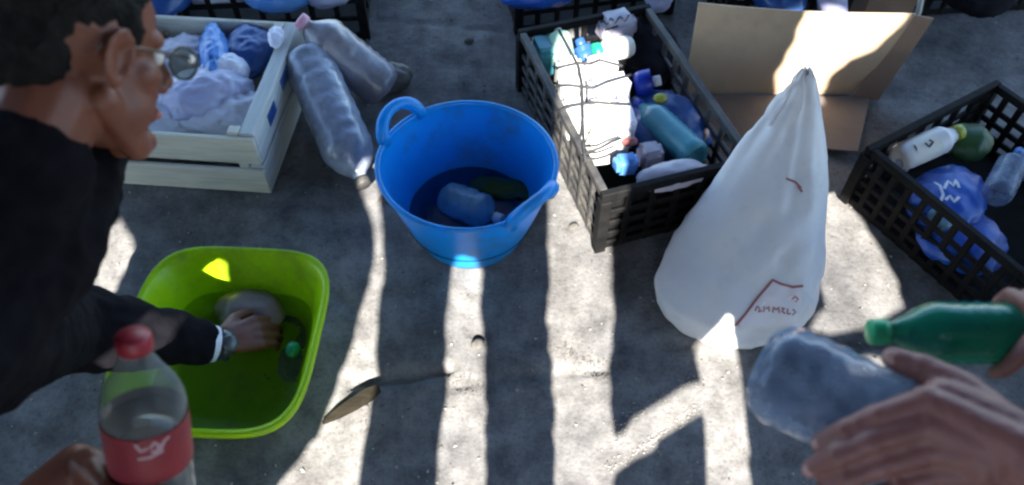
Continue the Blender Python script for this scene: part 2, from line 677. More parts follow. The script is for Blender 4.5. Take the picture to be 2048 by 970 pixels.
def ext(e, lo=BOT, hi=TOP):
    e = sorted(e, key=lambda q: q[1])
    if lo is not None:
        e = [(e[0][0], lo)] + e
    if hi is not None:
        e = e + [(e[-1][0], hi)]
    return e


# gap edges, left (L) and right (R), as places on the ground or on the thing that catches the light
S0L = [fp(120, 600), fp(140, 520), fp(190, 462), fp(238, 430)]
S0R = [fp(225, 600), fp(240, 560), fp(280, 500), fp(246, 428)]
SgL = [fp(345, 655, .05), fp(345, 600, .07), fp(380, 570, .09), fp(418, 516, .13)]
SgR = [fp(425, 655, .05), fp(432, 605, .07), fp(446, 560, .10), fp(458, 514, .13)]
S1L = [fp(545, 970), fp(640, 850), fp(700, 690), fp(735, 570), fp(752, 500), fp(747, 450), fp(724, 380), fp(742, 300)]
S1R = [fp(720, 970), fp(735, 830), fp(758, 760), fp(752, 660), fp(768, 560), fp(768, 480), fp(764, 420), fp(758, 360), fp(757, 296)]
S2L = [fp(873, 970), fp(880, 850), fp(894, 790), fp(890, 720), fp(893, 640), fp(905, 535), fp(918, 496, .08)]
S2R = [fp(970, 970), fp(973, 850), fp(970, 780), fp(970, 680), fp(962, 600), fp(966, 535), fp(950, 500, .08)]
S3L = [fp(1112, 970), fp(1108, 800), fp(1105, 720), fp(1092, 640), fp(1100, 560), fp(1095, 450), fp(1120, 290, .2), fp(1113, 200, .2), fp(1108, 100, .2), fp(1118, 60, .2)]
S3R = [fp(1226, 970), fp(1220, 800), fp(1226, 640), fp(1222, 500), fp(1250, 290, .2), fp(1258, 200, .2), fp(1258, 100, .2), fp(1240, 62, .2)]
S4L = [fp(1412, 970), fp(1406, 830), fp(1400, 760), fp(1388, 690), fp(1442, 612, .05)]
S4R = [fp(1500, 970), fp(1490, 830), fp(1478, 740), fp(1470, 690), fp(1454, 612, .05)]
S5L = [fp(1600, 658), fp(1648, 600), fp(1648, 520, .05), fp(1646, 470, .08), fp(1650, 420, .1), fp(1655, 385, .1)]
S5R = [fp(1745, 655), fp(1806, 610), fp(1795, 560), fp(1765, 500), fp(1720, 430), fp(1690, 390)]
S6L = [fp(1700, 742), fp(1684, 704)]
S6R = [fp(1786, 742), fp(1770, 704)]
# upper opening over the cardboard


def fw(px, py, yw=1.81):
    u, v = (px - 1024) / FPX, (py - 485) / FPX
    d = yw / (math.cos(PITCH) - v * math.sin(PITCH))
    return (u * d, CAM_H - (math.sin(PITCH) + v * math.cos(PITCH)) * d + (yw - FY) * TE)


CL = [fp(1492, 222), fp(1486, 198), fw(1528, 176), fw(1562, 128), fw(1584, 84), fw(1602, 48), fw(1620, 10)]
CR = [fp(1600, 222), fp(1648, 200), fw(1650, 152), fw(1690, 116), fw(1735, 96), fw(1790, 42), fw(1812, 10)]
SLL = [(.566, 1.965), (.572, 2.055)]
SLR = [(.594, 1.965), (.606, 2.055)]


def close(Lq, Rq, up_=True, dh=.03):
    k = max(Lq + Rq, key=lambda q: q[1]) if up_ else min(Lq + Rq, key=lambda q: q[1])
    f_ = max if up_ else min
    a_, b_ = f_(Lq, key=lambda q: q[1]), f_(Rq, key=lambda q: q[1])
    m_ = (a_[0] + b_[0]) / 2
    h_ = k[1] + (dh if up_ else -dh)
    Lq.append((m_ + .02, h_))
    Rq.append((m_ - .02, h_))


for a_, b_ in ((S0L, S0R), (SgL, SgR), (S1L, S1R), (S2L, S2R), (S3L, S3R), (S4L, S4R)):
    close(a_, b_)
close(S0L, S0R, False)
close(SgL, SgR, False)
close(S5L, S5R)
close(CL, CR)
close(CL, CR, False)
close(SLL, SLR)
close(SLL, SLR, False)
# planks from left to right
plank([(-3.2, BOT), (-3.2, TOP)], ext(S0L), k=1)
plank(ext(S0R), ext(SgL), k=2, dy=.003)
plank(ext(SgR), ext(S1L), k=3, dy=-.002)
plank(ext(S1R), ext(S2L), k=4, dy=.003)
plank(ext(S2R), ext(S3L), k=5)
# two plank pieces, the slanting gap between them shaped to pass an oblique sun band
gap_u = [fp(1226, 858), fp(1290, 803), fp(1340, 775), fp(1400, 748)]
gap_l = [fp(1226, 945), fp(1300, 894), fp(1350, 858), fp(1404, 823)]
lo_piece = [(S3R[0][0], BOT), S3R[0]] + rough(gap_l, .016, .006, 3) + [S4L[1], S4L[0], (S4L[0][0], BOT)]
sub(shade_fence, G().prism(lo_piece[::-1], (0, FY + .002, 0), (1, 0, 0), (0, 0, 1), .022), 'board', M['wood_d'], smooth=False)
hi_piece = rough(S3R[1:], .006, .02, 9) + [(S3R[-1][0], TOP), (S4L[-1][0], TOP)] + rough(S4L[2:], .004, .02, 12)[::-1] + rough(gap_u, .012, .006, 5)[::-1]
sub(shade_fence, G().prism(hi_piece, (0, FY + .002, 0), (1, 0, 0), (0, 0, 1), .022), 'board', M['wood_d'], smooth=False)
# right of the fourth gap
close(S5L, S5R, False, .012)
close(S6L, S6R, True, .012)
close(S6L, S6R, False, .012)
HM = max(S5L[-1][1], S5R[-1][1], S5L[-2][1]) + .005
HS = sorted(S5L, key=lambda q: q[1])[-1][1]
plank(ext(S4R), ext(S6L + S5L, hi=HS + .02), k=6, dy=-.002)
plank(ext(S6R + S5R, hi=HS + .02), [(3.2, BOT), (3.2, HS + .02)], k=8, dy=.002)
plank([(S4R[-1][0] - .02, HS - .0), (S4R[-1][0] - .02, TOP)], ext(SLL, lo=HS), k=7, dy=.004)
plank(ext(SLR, lo=HS), ext(CL, lo=HS), k=9, dy=.001)
plank(ext(CR, lo=HS), [(3.2, HS), (3.2, TOP)], k=10, dy=-.004)
for z in (.5, 2.86):
    sub(shade_fence, G().box((0, FY - .05, z), (6.4, .05, .09)), 'rail', M['wood_d'], smooth=False)
for x in (-3.1, -1.55, 1.55, 3.1):
    sub(shade_fence, G().box((x, FY - .12, 1.5), (.09, .09, 3.0)), 'post', M['wood_d'], smooth=False)

aw = thing('sky_blocker', 'unseen dark sheet canopy added overhead to block the sky light', 'sky_blocker', (0, 1.0, 3.05))  # unseen canopy added to cut the sky light and deepen the shade
g = G()
for i in range(5):
    G().box((-3.6 + i * 1.8, 1.35, 3.10), (.06, 4.9, .09)).build('blocker_bar', M['wood_d'], aw, smooth=False)
for i in range(6):
    G().box((0, -1.0 + i * .78 + .37, 3.165), (8.2, .80, .006), Matrix.Rotation(R(1.2), 3, 'X')).build('blocker_sheet', M['blocker'], aw, smooth=False)
for x in (-3.6, 3.6):
    G().box((x, 3.7, 1.53), (.09, .09, 3.05)).build('post', M['wood_d'], aw, smooth=False)

# ---------------------------------------------------------------- bottles
def bottle(label, base, tip, rad, body, cap=None, band=None, name='plastic_bottle', cat='bottle', group=None, crush=0.0, capr=None,
           neck=True, fill=None, fill_to=.6, seed=0, band_span=(.38, .6), shoulder=.66, hidden_cap=False, spin=0):
    """bottle lying or standing from its base point to its cap point"""
    base, tip = V(base), V(tip)
    L = (tip - base).length
    rot = axis_frame(tip - base) @ rz(spin)
    t = thing(name, label, cat, base, group, rot)
    nr = (capr or rad * .31) * .86
    prof = [(rad * .02, .012), (rad * .55, .006), (rad * .80, 0), (rad * .96, .012), (rad, .03)]
    n = 7
    z1 = L * shoulder
    for i in range(1, n + 1):
        z = .03 + (z1 - .03) * i / n
        prof += [(rad * .965, z - (z1 - .03) / n * .5), (rad, z)]
    hz = L - .03 - z1
    prof += [(rad * .95, z1 + hz * .22), (rad * .80, z1 + hz * .48), (rad * .58, z1 + hz * .70), (nr * 1.25, z1 + hz * .9), (nr, L - .03), (nr, L - .004), (nr * .8, L - .002)]

    def wob(a, z, r):
        if not crush:
            return r
        p = V((math.cos(a) * r, math.sin(a) * r, z))
        o = V((seed * 3.7, seed, 0))
        k = .6 * noise.noise(p * 22 + o) + .7 * (1 - 2.4 * abs(noise.noise(p * 34 + o))) + .3 * (1 - 2 * abs(noise.noise(p * 75 + o)))
        e = min(1, max(0, z / .02)) * min(1, max(0, (L - .03 - z) / .03))
        return r * (1 + crush * k * e)
    fine = []
    for i in range(len(prof) - 1):
        (r0, z0), (r1, z1_) = prof[i], prof[i + 1]
        k = max(1, int((z1_ - z0) / .009)) if crush else 1
        fine += [(r0 + (r1 - r0) * j / k, z0 + (z1_ - z0) * j / k) for j in range(k)]
    fine.append(prof[-1])
    G().lathe(fine, 32, wob=wob).build('bottle_body', M[body], t, world=False)
    if fill:
        pf = [(r * .96, z) for r, z in fine if z < L * fill_to]
        pf = [(.0005, pf[0][1] + .004)] + [(r, z + .003) for r, z in pf[1:]] + [(.0005, pf[-1][1] + .002)]
        G().lathe(pf, 24).build('contents', M[fill], t, world=False)
    if cap:
        cr = capr or rad * .31
        cp = [(.0005, L - .022), (cr, L - .022), (cr * 1.02, L - .014), (cr, L - .003), (cr * .9, L), (.0005, L + .0005)]
        G().lathe(cp, 24, wob=lambda a, z, r: r * (1 + .02 * math.cos(a * 12)) if r > cr * .95 else r).build('cap', M[cap], t, world=False)
    if band:
        z0, z1b = L * band_span[0], L * band_span[1]
        bp = [(rad * 1.012, z0 + (z1b - z0) * i / 6) for i in range(7)]
        o = G().lathe(bp, 32, wob=(lambda a, z, r: wob(a, z, r)) if crush else None).build('label_band', M[band], t, world=False)
        t['_'] = 0
        del t['_']
        return t, o
    return t


# ---------------------------------------------------------------- blue flexible bucket
BC = V((-.105, 1.292, 0))
bk = thing('bucket', 'round blue flexible bucket with two loop handles and water inside', 'bucket', BC)
bh, b0, b1 = .245, .125, .205
prof = []
for i in range(15):
    t_ = i / 14
    prof.append((b0 + (b1 - b0) * (t_ ** .8), .0 + bh * t_))
inner = [(r - .005, max(z, .006)) for r, z in prof]
fullp = [(.001, 0.002)] + prof + [(b1 + .006, bh + .001), (b1 + .007, bh + .007), (b1, bh + .010), (b1 - .006, bh + .006)] + inner[::-1] + [(.001, .008)]
G().lathe(fullp, 72, wob=lambda a, z, r: r * (1 + .012 * math.cos(2 * a + .6) * (z / bh))).build('tub', M['blue'], bk, world=False)


def tub_handle(az, out, spread=30, rise=.075):
    pts, a0 = [], R(az)
    for i in range(17):
        t_ = i / 16
        a = a0 + R(spread) * (t_ - .5) * 1.0 * (1 + .25 * math.sin(math.pi * t_))
        hgt = math.sin(math.pi * t_) ** .6
        r = b1 + .002 + out * hgt
        pts.append((r * math.cos(a), r * math.sin(a), bh - .006 + rise * hgt))
    gg = G()
    gg.tube(pts, [.0135 + .004 * abs(i / 8 - 1) for i in range(17)], 10)
    gg.build('handle', M['blue'], bk, world=False)


tub_handle(143, .020, 36, .055)
tub_handle(-42, .020, 36, .062)
wz = .075
g = G()
rw = .160
for i in range(1, 13):
    pass
g.lathe([(.001, wz)] + [(rw * i / 12, wz) for i in range(1, 13)], 48, Matrix.Translation(BC))
tag(g.build('water', M['water_b']), 'dark murky water filling the bottom of the blue bucket', 'water')
bottle('clear crushed bottle floating on the water in the blue bucket', at(890, 395, .07), at(1005, 440, .09), .045, 'petaqua', 'white', crush=.10, seed=3)
tag(lump(at(1005, 378, .072), (.075, .03, .022), rz(-12), .3, 22, 5).build('plastic_scrap', mat('dark_green_film', (.03, .07, .01), (.05, .10, .015), 20, .4)),
    'dark green plastic scrap floating at the back of the blue bucket', 'plastic scrap')


# ---------------------------------------------------------------- lime basin
def super_ring(hx, hy, z, n=64, p=5.0):
    out = []
    for k in range(n):
        a = 2 * math.pi * k / n
        c, s_ = math.cos(a), math.sin(a)
        q = (abs(c) ** p + abs(s_) ** p) ** (-1 / p)
        out.append(V((hx * q * c, hy * q * s_, z)))
    return out


def loft(rings):
    n = len(rings[0])
    vs = [p for r in rings for p in r]
    fs = []
    for i in range(len(rings) - 1):
        for k in range(n):
            a, c = i * n + k, i * n + (k + 1) % n
            fs.append((a, c, c + n, a + n))
    return vs, fs


BA = V((-.614, .887, 0))
ba = thing('basin', 'square lime green plastic basin with rounded corners holding murky water', 'basin', BA, rot=rz(-3))
hx1, hy1, bz = .206, .226, .155
lv = [(.001, .003), (.5, .003), (.66, .003), (.705, .012), (.76, .045), (.83, .09), (.90, .13), (.94, bz - .006), (.965, bz), (1.0, bz + .003), (1.015, bz - .004), (1.015, bz - .012),
      (1.0, bz - .010), (.97, bz - .008), (.95, bz - .016), (.91, .13), (.84, .09), (.77, .045), (.715, .006), (.66, .001), (.001, .0005)]
rings = []
for k, z in lv:
    pw = 4.2
    rings.append(super_ring(hx1 * k, hy1 * k, z, 80, pw))
vs, fs = loft(rings)
G().add(vs, fs).build('tub', M['green'], ba, world=False)
for sx in ():
    pass
g = G()
wl = .052
ring = [WM[ba] @ p for p in super_ring(hx1 * .768, hy1 * .768, wl, 80, 4.2)]
rr = []
for q in range(1, 11):
    rr.append([(WM[ba] @ V((0, 0, wl))).lerp(p, q / 10) for p in ring])
vs, fs = loft(rr)
g.add(vs, fs)
g.f.append(tuple(range(80)))
tag(g.build('water', M['water_g']), 'murky greenish water lying in the lime green basin', 'water')
tag(lump(at(585, 700, .055), (.014, .018, .012), None, .25, 40, 2, 3).build('plastic_scrap', M['capgreen']), 'small dark green scrap against the right wall of the lime basin', 'plastic scrap')


# ---------------------------------------------------------------- lattice crates
def lattice_crate(label, corner, ang, lx, ly, hgt, mt='black', group='black plastic crates', nx_=8, ny_=11, nz_=3, thick=.009, dust=None):
    """corner: near corner; ang: heading of the x side; y side is to its left"""
    t = thing('plastic_crate', label, 'crate', corner, group, rz(ang))
    st = .016

    def bar(c, s_, nm='slat', m_=mt):
        G().box(c, s_, bev=.002).build(nm, M[m_], t, smooth=False, world=False)
    for (yy, m_) in ((0, mt), (ly, mt)):
        bar((lx / 2, yy, hgt - .012), (lx + .022, .018, .024), 'rim', m_)
        for i in range(nz_):
            bar((lx / 2, yy, .014 + (hgt - .05) * i / nz_), (lx, thick, st if i else .024), 'slat', m_)
        for i in range(nx_ + 1):
            bar((lx * i / nx_, yy + (.003 if yy else -.003) * 0, (hgt - .024) / 2), (st if 0 < i < nx_ else .028, thick * 1.3 if 0 < i < nx_ else .028, hgt - .026), 'upright', m_)
    m_ = dust or mt
    for xx in (0, lx):
        bar((xx, ly / 2, hgt - .0125), (.018, ly - .019, .022), 'rim', m_)
        for i in range(nz_):
            bar((xx, ly / 2, .0145 + (hgt - .05) * i / nz_), (thick, ly - .03, st if i else .024), 'slat', m_)
        for i in range(1, ny_):
            bar((xx, ly * i / ny_, (hgt - .024) / 2), (thick * 1.3, st, hgt - .027), 'upright', m_)
    if dust:
        bar((.0115, ly / 2, (hgt - .03) / 2), (.003, ly - .04, hgt - .04), 'side_panel', dust)
        bar((lx / 2, .0115, (hgt - .03) / 2), (lx - .04, .003, hgt - .04), 'side_panel', mt)
    bar((lx / 2, ly / 2, .006), (lx - .012, ly - .012, .006), 'floor_panel')
    return t


CA = V((.217, 1.229, 0))
CANG = 17.5
lattice_crate('long black lattice crate of sunlit white packs beside the blue bucket', CA, CANG, .376, .63, .215, dust='blackdust', nz_=4, nx_=6, ny_=9)
cm = Matrix.Translation(CA) @ rz(CANG).to_4x4()


def cr(x, y, z):
    return cm @ V((x, y, z))


RA = V((1.114, 1.007, 0))
lattice_crate('black lattice crate at the right edge holding the blue pack', RA, 31, .46, .45, .20, nx_=7, ny_=10, nz_=4)
rm = Matrix.Translation(RA) @ rz(31).to_4x4()
lattice_crate('black crate behind the wooden crate with bluish bags', V((-1.06, 2.03, 0)), 4, .60, .40, .24, nx_=8, ny_=6)
lattice_crate('black crate behind the long sunlit crate with a royal blue bag', V((.02, 2.10, 0)), 12, .50, .38, .22, nx_=8, ny_=6)
lattice_crate('black crate behind the cardboard box with a pale bottle', V((.66, 2.06, 0)), 3, .36, .36, .24, nx_=7, ny_=6)
lattice_crate('black crate in the far right corner beyond the cardboard boxes', V((1.33, 2.19, 0)), 5, .46, .36, .20, nx_=7, ny_=6)

# contents of the long crate
GR = 'packs filling the long black crate'


def pouch(px, py, z, w_, l_, h_, ang, mt, label, cat='pack', name='white_pack', seed=0, amp=.10):
    g_ = lump(at(px, py, z), (w_ / 2, l_ / 2, h_ / 2), rz(ang), amp, 16, seed, 3)
    # squared-off pillow
    o = g_.build(name, M[mt], sharp=60)
    return tag(o, label, cat, GR)


def box_pack(px, py, z, w_, l_, h_, ang, mt, label, cat='pack', name='white_pack', tilt=0, seed=0):
    bm = bmesh.new()
    bmesh.ops.create_cube(bm, size=1)
    bmesh.ops.scale(bm, vec=(w_, l_, h_), verts=bm.verts)
    bmesh.ops.bevel(bm, geom=bm.edges[:], offset=min(w_, l_, h_) * .22, segments=3, affect='EDGES')
    bmesh.ops.subdivide_edges(bm, edges=[e for e in bm.edges if e.calc_length() > .02], cuts=3, use_grid_fill=True)
    m_ = rz(ang) @ Matrix.Rotation(R(tilt), 3, 'X')
    bm.verts.index_update()
    g_ = G()
    c_ = at(px, py, z)
    g_.add([c_ + m_ @ (q.co + q.co.normalized() * .006 * noise.noise(q.co * 28 + V((seed, 0, 0)))) for q in bm.verts], [[q.index for q in f.verts] for f in bm.faces])
    bm.free()
    return tag(g_.build(name, M[mt], sharp=50), label, cat, GR)


box_pack(1138, 150, .17, .070, .062, .10, 14, 'white', 'small bright white pack nearest the mint bottle in the long crate', seed=1)
box_pack(1142, 188, .17, .066, .060, .10, 14, 'white', 'white pack below the smallest pack on the left of the black cord', seed=2)
box_pack(1150, 245, .16, .062, .115, .11, 12, 'white', 'tall white pack at the left wall of the long crate', seed=3)
box_pack(1200, 147, .17, .085, .062, .10, 18, 'white', 'rounded pinkish white pack under the green capped jar', seed=4)
box_pack(1217, 186, .17, .110, .060, .10, 16, 'sheet', 'wide bluish white pack in the middle of the long crate', seed=5)
box_pack(1205, 244, .17, .075, .100, .11, 12, 'cream', 'square cream carton in the middle of the long crate', name='cream_carton', cat='carton', seed=6)
box_pack(1248, 246, .16, .036, .105, .10, 10, 'sheet', 'narrow white sachet to the right of the cream carton', seed=7)
box_pack(1215, 290, .16, .105, .050, .10, 16, 'white', 'low white pack at the near end of the sunlit row', seed=8)
box_pack(1086, 112, .15, .070, .085, .10, 15, 'teal', 'dull teal tub in the far left corner of the long crate', name='teal_tub', cat='tub', seed=9)
bottle('mint green bottle with its pale neck pointing away in the long crate', at(1128, 125, .16), at(1113, 50, .20), .034, 'mint', 'white', group=GR, capr=.012)
bottle('small dark blue bottle between the mint bottle and the green capped jar', at(1176, 125, .15), at(1158, 78, .19), .026, 'navy', 'navy', group=GR, capr=.014)
bottle('pale jar with a bright green screw cap in the long crate', at(1262, 92, .17), at(1186, 106, .18), .032, 'cream', 'capgreen', group=GR, capr=.026)
o = box_pack(1232, 52, .18, .105, .085, .08, 22, 'lilac2', 'grey lilac pack with black lettering at the far end of the long crate', name='lilac_pack', seed=11)
sub(o, pencil([o], [[(1198, 52), (1206, 40), (1214, 50), (1222, 36), (1230, 46), (1240, 33), (1250, 42), (1258, 30)], [(1205, 60), (1222, 57), (1236, 52)]], .006), 'lettering', M['ink'])
bottle('royal blue bottle with white cap by the right wall of the long crate', at(1270, 172, .15), at(1322, 160, .17), .038, 'royal', 'white', group=GR, capr=.014)
tag(lump(at(1320, 197, .17), (.018, .015, .012), None, .15, 30, 4, 3).build('yellow_cap', M['yellow']), 'olive yellow cap beside the royal blue bottle', 'cap', GR)
bottle('teal blue bottle lying along the right wall of the long crate', at(1395, 315, .17), at(1275, 205, .14), .040, 'teal', 'royal', group=GR, capr=.016)
box_pack(1252, 328, .18, .055, .045, .05, 10, 'bluebag', 'small bright blue box at the near end of the long crate', name='blue_box', cat='box', seed=12)
box_pack(1300, 310, .16, .065, .06, .06, 15, 'lilac2', 'dusky grey pack beside the bright blue box', name='grey_pack', seed=13)
tag(lump(at(1345, 350, .185), (.085, .035, .022), rz(17), .25, 14, 8).build('plastic_bag', M['lilac2']), 'dusky lilac bag draped over the near rim of the long crate', 'bag', GR)
tag(lump(at(1258, 283, .19), (.02, .012, .01), None, .2, 30, 6, 3).build('red_scrap', M['redbit']), 'dull red scrap beside the low white pack', 'scrap', GR)
tag(lump(at(1330, 255, .10), (.10, .12, .06), rz(20), .22, 12, 9).build('plastic_bag', M['navy']), 'dark navy bag deep in the right half of the long crate', 'bag', GR)
tag(lump(at(1290, 110, .10), (.09, .12, .06), rz(20), .22, 12, 10).build('plastic_bag', M['trousers']), 'black bag deep in the far right corner of the long crate', 'bag', GR)
net = thing('cord_net', 'thin black cords knotted over the sunlit white packs', 'net', at(1165, 200, .22))


def cord(pts, r=.0032):
    P = [at(x, y, z) for x, y, z in pts]
    sub(net, G().tube(P, r, 6), 'cord', M['cord'])


cord([(1118, 60, .225), (1140, 100, .228), (1158, 135, .232), (1164, 170, .228), (1165, 205, .23), (1166, 250, .228), (1168, 300, .226), (1172, 325, .222)], .0040)
cord([(1112, 137, .228), (1135, 131, .231), (1158, 126, .232), (1180, 128, .232), (1200, 120, .233), (1222, 126, .232), (1245, 132, .225)], .0036)
cord([(1112, 172, .228), (1140, 171, .231), (1165, 174, .229), (1188, 176, .231), (1214, 164, .233), (1240, 156, .230), (1262, 150, .22)], .0036)
cord([(1118, 222, .225), (1142, 212, .230), (1165, 208, .230), (1195, 205, .233), (1230, 208, .230), (1262, 209, .22)], .0034)
cord([(1172, 305, .226), (1200, 296, .229), (1222, 284, .229), (1242, 276, .225)], .0034)
cord([(1166, 312, .224), (1190, 318, .224), (1212, 312, .226), (1235, 300, .222)], .0032)

# contents of the right crate
wb = bottle('white bottle with black lettering and olive cap in the right crate', at(1795, 318, .15), at(1922, 262, .17), .036, 'white', 'yellow', band='cream', group='things in the right crate', capr=.020, band_span=(.15, .55))
sub(wb[0], pencil([wb[1]], [[(1822, 300), (1828, 290), (1834, 302), (1826, 306)], [(1850, 286), (1858, 294), (1866, 284), (1858, 280)], [(1812, 312), (1818, 318)]], .005), 'lettering', M['ink'])
bp_ = tag(lump(at(1895, 395, .11), (.105, .080, .035), rz(35), .20, 9, 21, 5).build('blue_pack', M['packblue']), 'crumpled blue pack with white swirl emblem in the right crate', 'pack', 'things in the right crate')
sub(bp_, pencil([bp_], [[(1868, 365), (1880, 372), (1886, 390), (1880, 405), (1868, 412)], [(1888, 378), (1896, 362), (1906, 372), (1912, 360), (1918, 376)], [(1890, 400), (1900, 392), (1908, 404), (1918, 394)]], .0075), 'emblem', M['script_w'])
tag(lump(at(1880, 432, .12), (.03, .035, .02), None, .2, 20, 22, 3).build('plastic_bag', M['petaqua']), 'pale blue film poking out below the blue pack', 'bag', 'things in the right crate')
tag(lump(at(1925, 475, .07), (.09, .10, .04), rz(30), .22, 9, 23, 5).build('plastic_bag', M['packblue']), 'darker blue bag in the near corner of the right crate', 'bag', 'things in the right crate')
tag(lump(at(1935, 285, .12), (.06, .05, .04), rz(30), .18, 12, 24).build('plastic_bag', mat('green_film', (.03, .09, .03), (.05, .12, .04), 9, .4)), 'dark green bag behind the white bottle in the right crate', 'bag', 'things in the right crate')
tag(lump(at(1805, 330, .13), (.018, .02, .018), None, .1, 30, 25, 3).build('bottle_cap', M['lilac2']), 'pale lilac cap beside the base of the lettered white bottle', 'cap', 'things in the right crate')
bottle('clear bottle lying beyond the blue pack in the right crate', at(1990, 395, .14), at(2040, 300, .15), .036, 'petmilk', 'bluebag', group='things in the right crate')

# contents of the rear crates
RG = 'bags and bottles in the rear crates'
for (px, py, z, r_, mt, lb, sd_) in (
        (440, -30, .16, (.10, .07, .05), 'sheet', 'whitish bag at the left end of the crate behind the wooden crate', 31),
        (560, -22, .17, (.11, .08, .055), 'bluebag', 'sky blue bag in the middle of the crate behind the wooden crate', 32),
        (655, -26, .16, (.09, .07, .05), 'lilac', 'lilac bag at the right end of the crate behind the wooden crate', 33),
        (1080, -26, .15, (.12, .08, .05), 'packblue', 'royal blue bag in the crate behind the long sunlit crate', 34),
        (1318, -16, .15, (.045, .05, .06), 'lilac', 'pale lilac bag at the right end of the crate behind the long crate', 35),
        (1560, -10, .17, (.07, .08, .05), 'navy', 'navy bag beside the pale bottle in the rear crate', 36),
        (1960, -20, .15, (.10, .09, .06), 'trousers', 'dark bag in the far right corner crate', 37),
        (300, -12, .18, (.11, .10, .06), 'navy', 'navy bag at the far left of the rear crate', 38)):
    tag(lump(at(px, py, z), r_, rz(10), .2, 11, sd_).build('plastic_bag', M[mt]), lb, 'bag', RG)
bottle('pale bottle standing in the crate behind the cardboard box', at(1668, 62, .03), at(1662, -40, .27), .042, 'lilac', 'white', group=RG, capr=.02)

# ---------------------------------------------------------------- wooden crate
WC = V((-.638, 1.408, 0))
wrot = rz(-5)
wc = thing('wooden_crate', 'pale wooden slatted crate full of crumpled plastic bags', 'crate', WC, rot=wrot)
lx, ly, hz = .52, .47, .212


def wbar(c, s_, nm, m_, parent=None, rot=None):
    return G().box(c, s_, rot, bev=.002).build(nm, M[m_], parent or wc, smooth=False, world=False)


for (z, h_) in ((.050, .084), (.162, .088)):
    wbar((-lx / 2, .006, z), (lx, .012, h_), 'slat', 'wood')
    wbar((-lx / 2, ly - .006, z), (lx, .012, h_), 'slat', 'wood')
for xx in (-.019, -lx + .019):
    for (z, h_) in ((.054, .092), (.162, .100)):
        wbar((xx, ly / 2, z), (.038, ly - .028, h_), 'end_board', 'wood_y')
    for yy in (.026, ly - .026):
        wbar((xx - .034 * (1 if xx > -.1 else -1), yy, .108), (.028, .026, .214), 'corner_post', 'wood')
for i in range(5):
    wbar((-lx / 2, .045 + i * .095, .006), (lx - .08, .075, .009), 'floor_slat', 'wood')
for (y0, z, wd) in ((.14, .165, .06), (.29, .172, .10)):
    G().box((.0012, y0, z), (.002, wd, .035)).build('stencil_print', M['navy'], wc, smooth=False, world=False)
tag(lump(at(552, 74, .222), (.018, .034, .012), rz(10), .5, 34, 41, 4).build('plastic_scrap', M['sheet']), 'white plastic scrap resting on the far corner of the wooden crate', 'plastic scrap')
wg = 'plastic bags in the wooden crate'
for (px, py, z, r_, a_, mt, lb, sd_) in (
        (430, 222, .145, (.13, .075, .045), -5, 'sheet', 'flat white bag along the near slats of the wooden crate', 51),
        (330, 225, .145, (.12, .085, .045), 5, 'sheet', 'white bag under the man\'s chin in the wooden crate', 52),
        (410, 190, .17, (.11, .08, .055), 25, 'lilac', 'lilac crumpled bag in the middle of the wooden crate', 53),
        (432, 115, .18, (.035, .13, .05), 15, 'bluebag', 'bright blue bag beside the man\'s glasses', 54),
        (495, 105, .16, (.065, .10, .045), -8, 'navy', 'navy bag in the far right corner of the wooden crate', 55),
        (450, 150, .17, (.06, .055, .045), 30, 'sheet', 'bluish white bag between the lilac and bright blue bags', 56),
        (360, 130, .15, (.08, .10, .05), 10, 'lilac2', 'grey bag seen beyond the man\'s spectacle lens', 57),
        (250, 160, .15, (.12, .14, .05), 0, 'navy', 'dark bag at the left end of the wooden crate', 58)):
    tag(lump(at(px, py, z), r_, rz(a_), .24, 13, sd_, 5).build('plastic_bag', M[mt]), lb, 'bag', wg)

# ---------------------------------------------------------------- stuffed bottles leaning on the crate
bottle('grey stuffed bottle leaning upside down on the wooden crate', at(612, 112, .17), at(728, 372, .05), .068, 'stuffed', 'blackdust', crush=.05, seed=4, shoulder=.72)
bottle('pink capped stuffed bottle behind the other leaning bottle', at(772, 178, .05), at(597, 38, .255), .064, 'stuffed2', 'cappink', crush=.06, seed=6, capr=.022, shoulder=.70)
tag(lump(at(770, 158, .03), (.07, .05, .035), rz(30), .3, 16, 61).build('plastic_bag', M['blackdust']), 'dark crumpled bag behind the pink capped bottle', 'bag')

# ---------------------------------------------------------------- cardboard
cb = thing('cardboard_box', 'large open cardboard box lying with its tan inside sunlit', 'box', (.80, 1.80, 0))


def sheet(pts_fn, nu, nv, th, nm, mt, parent):
    g_ = G()
    top = [[V(pts_fn(i / nu, j / nv)) for i in range(nu + 1)] for j in range(nv + 1)]
    flat = [p for r_ in top for p in r_]
    w_ = nu + 1
    nrm = []
    for j in range(nv + 1):
        for i in range(nu + 1):
            a = top[j][min(i + 1, nu)] - top[j][max(i - 1, 0)]
            b = top[min(j + 1, nv)][i] - top[max(j - 1, 0)][i]
            nrm.append(a.cross(b).normalized())
    bot = [p - n_ * th for p, n_ in zip(flat, nrm)]
    N = len(flat)
    fs_ = []
    for j in range(nv):
        for i in range(nu):
            a = j * w_ + i
            fs_.append((a, a + 1, a + w_ + 1, a + w_))
            fs_.append((N + a, N + a + w_, N + a + w_ + 1, N + a + 1))
    for i in range(nu):
        a = i
        fs_.append((a, N + a, N + a + 1, a + 1))
        a = nv * w_ + i
        fs_.append((a, a + 1, N + a + 1, N + a))
    for j in range(nv):
        a = j * w_
        fs_.append((a, a + w_, N + a + w_, N + a))
        a = j * w_ + nu
        fs_.append((a, N + a, N + a + w_, a + w_))
    g_.add(flat + bot, fs_)
    return sub(parent, g_, nm, M[mt], sharp=50)


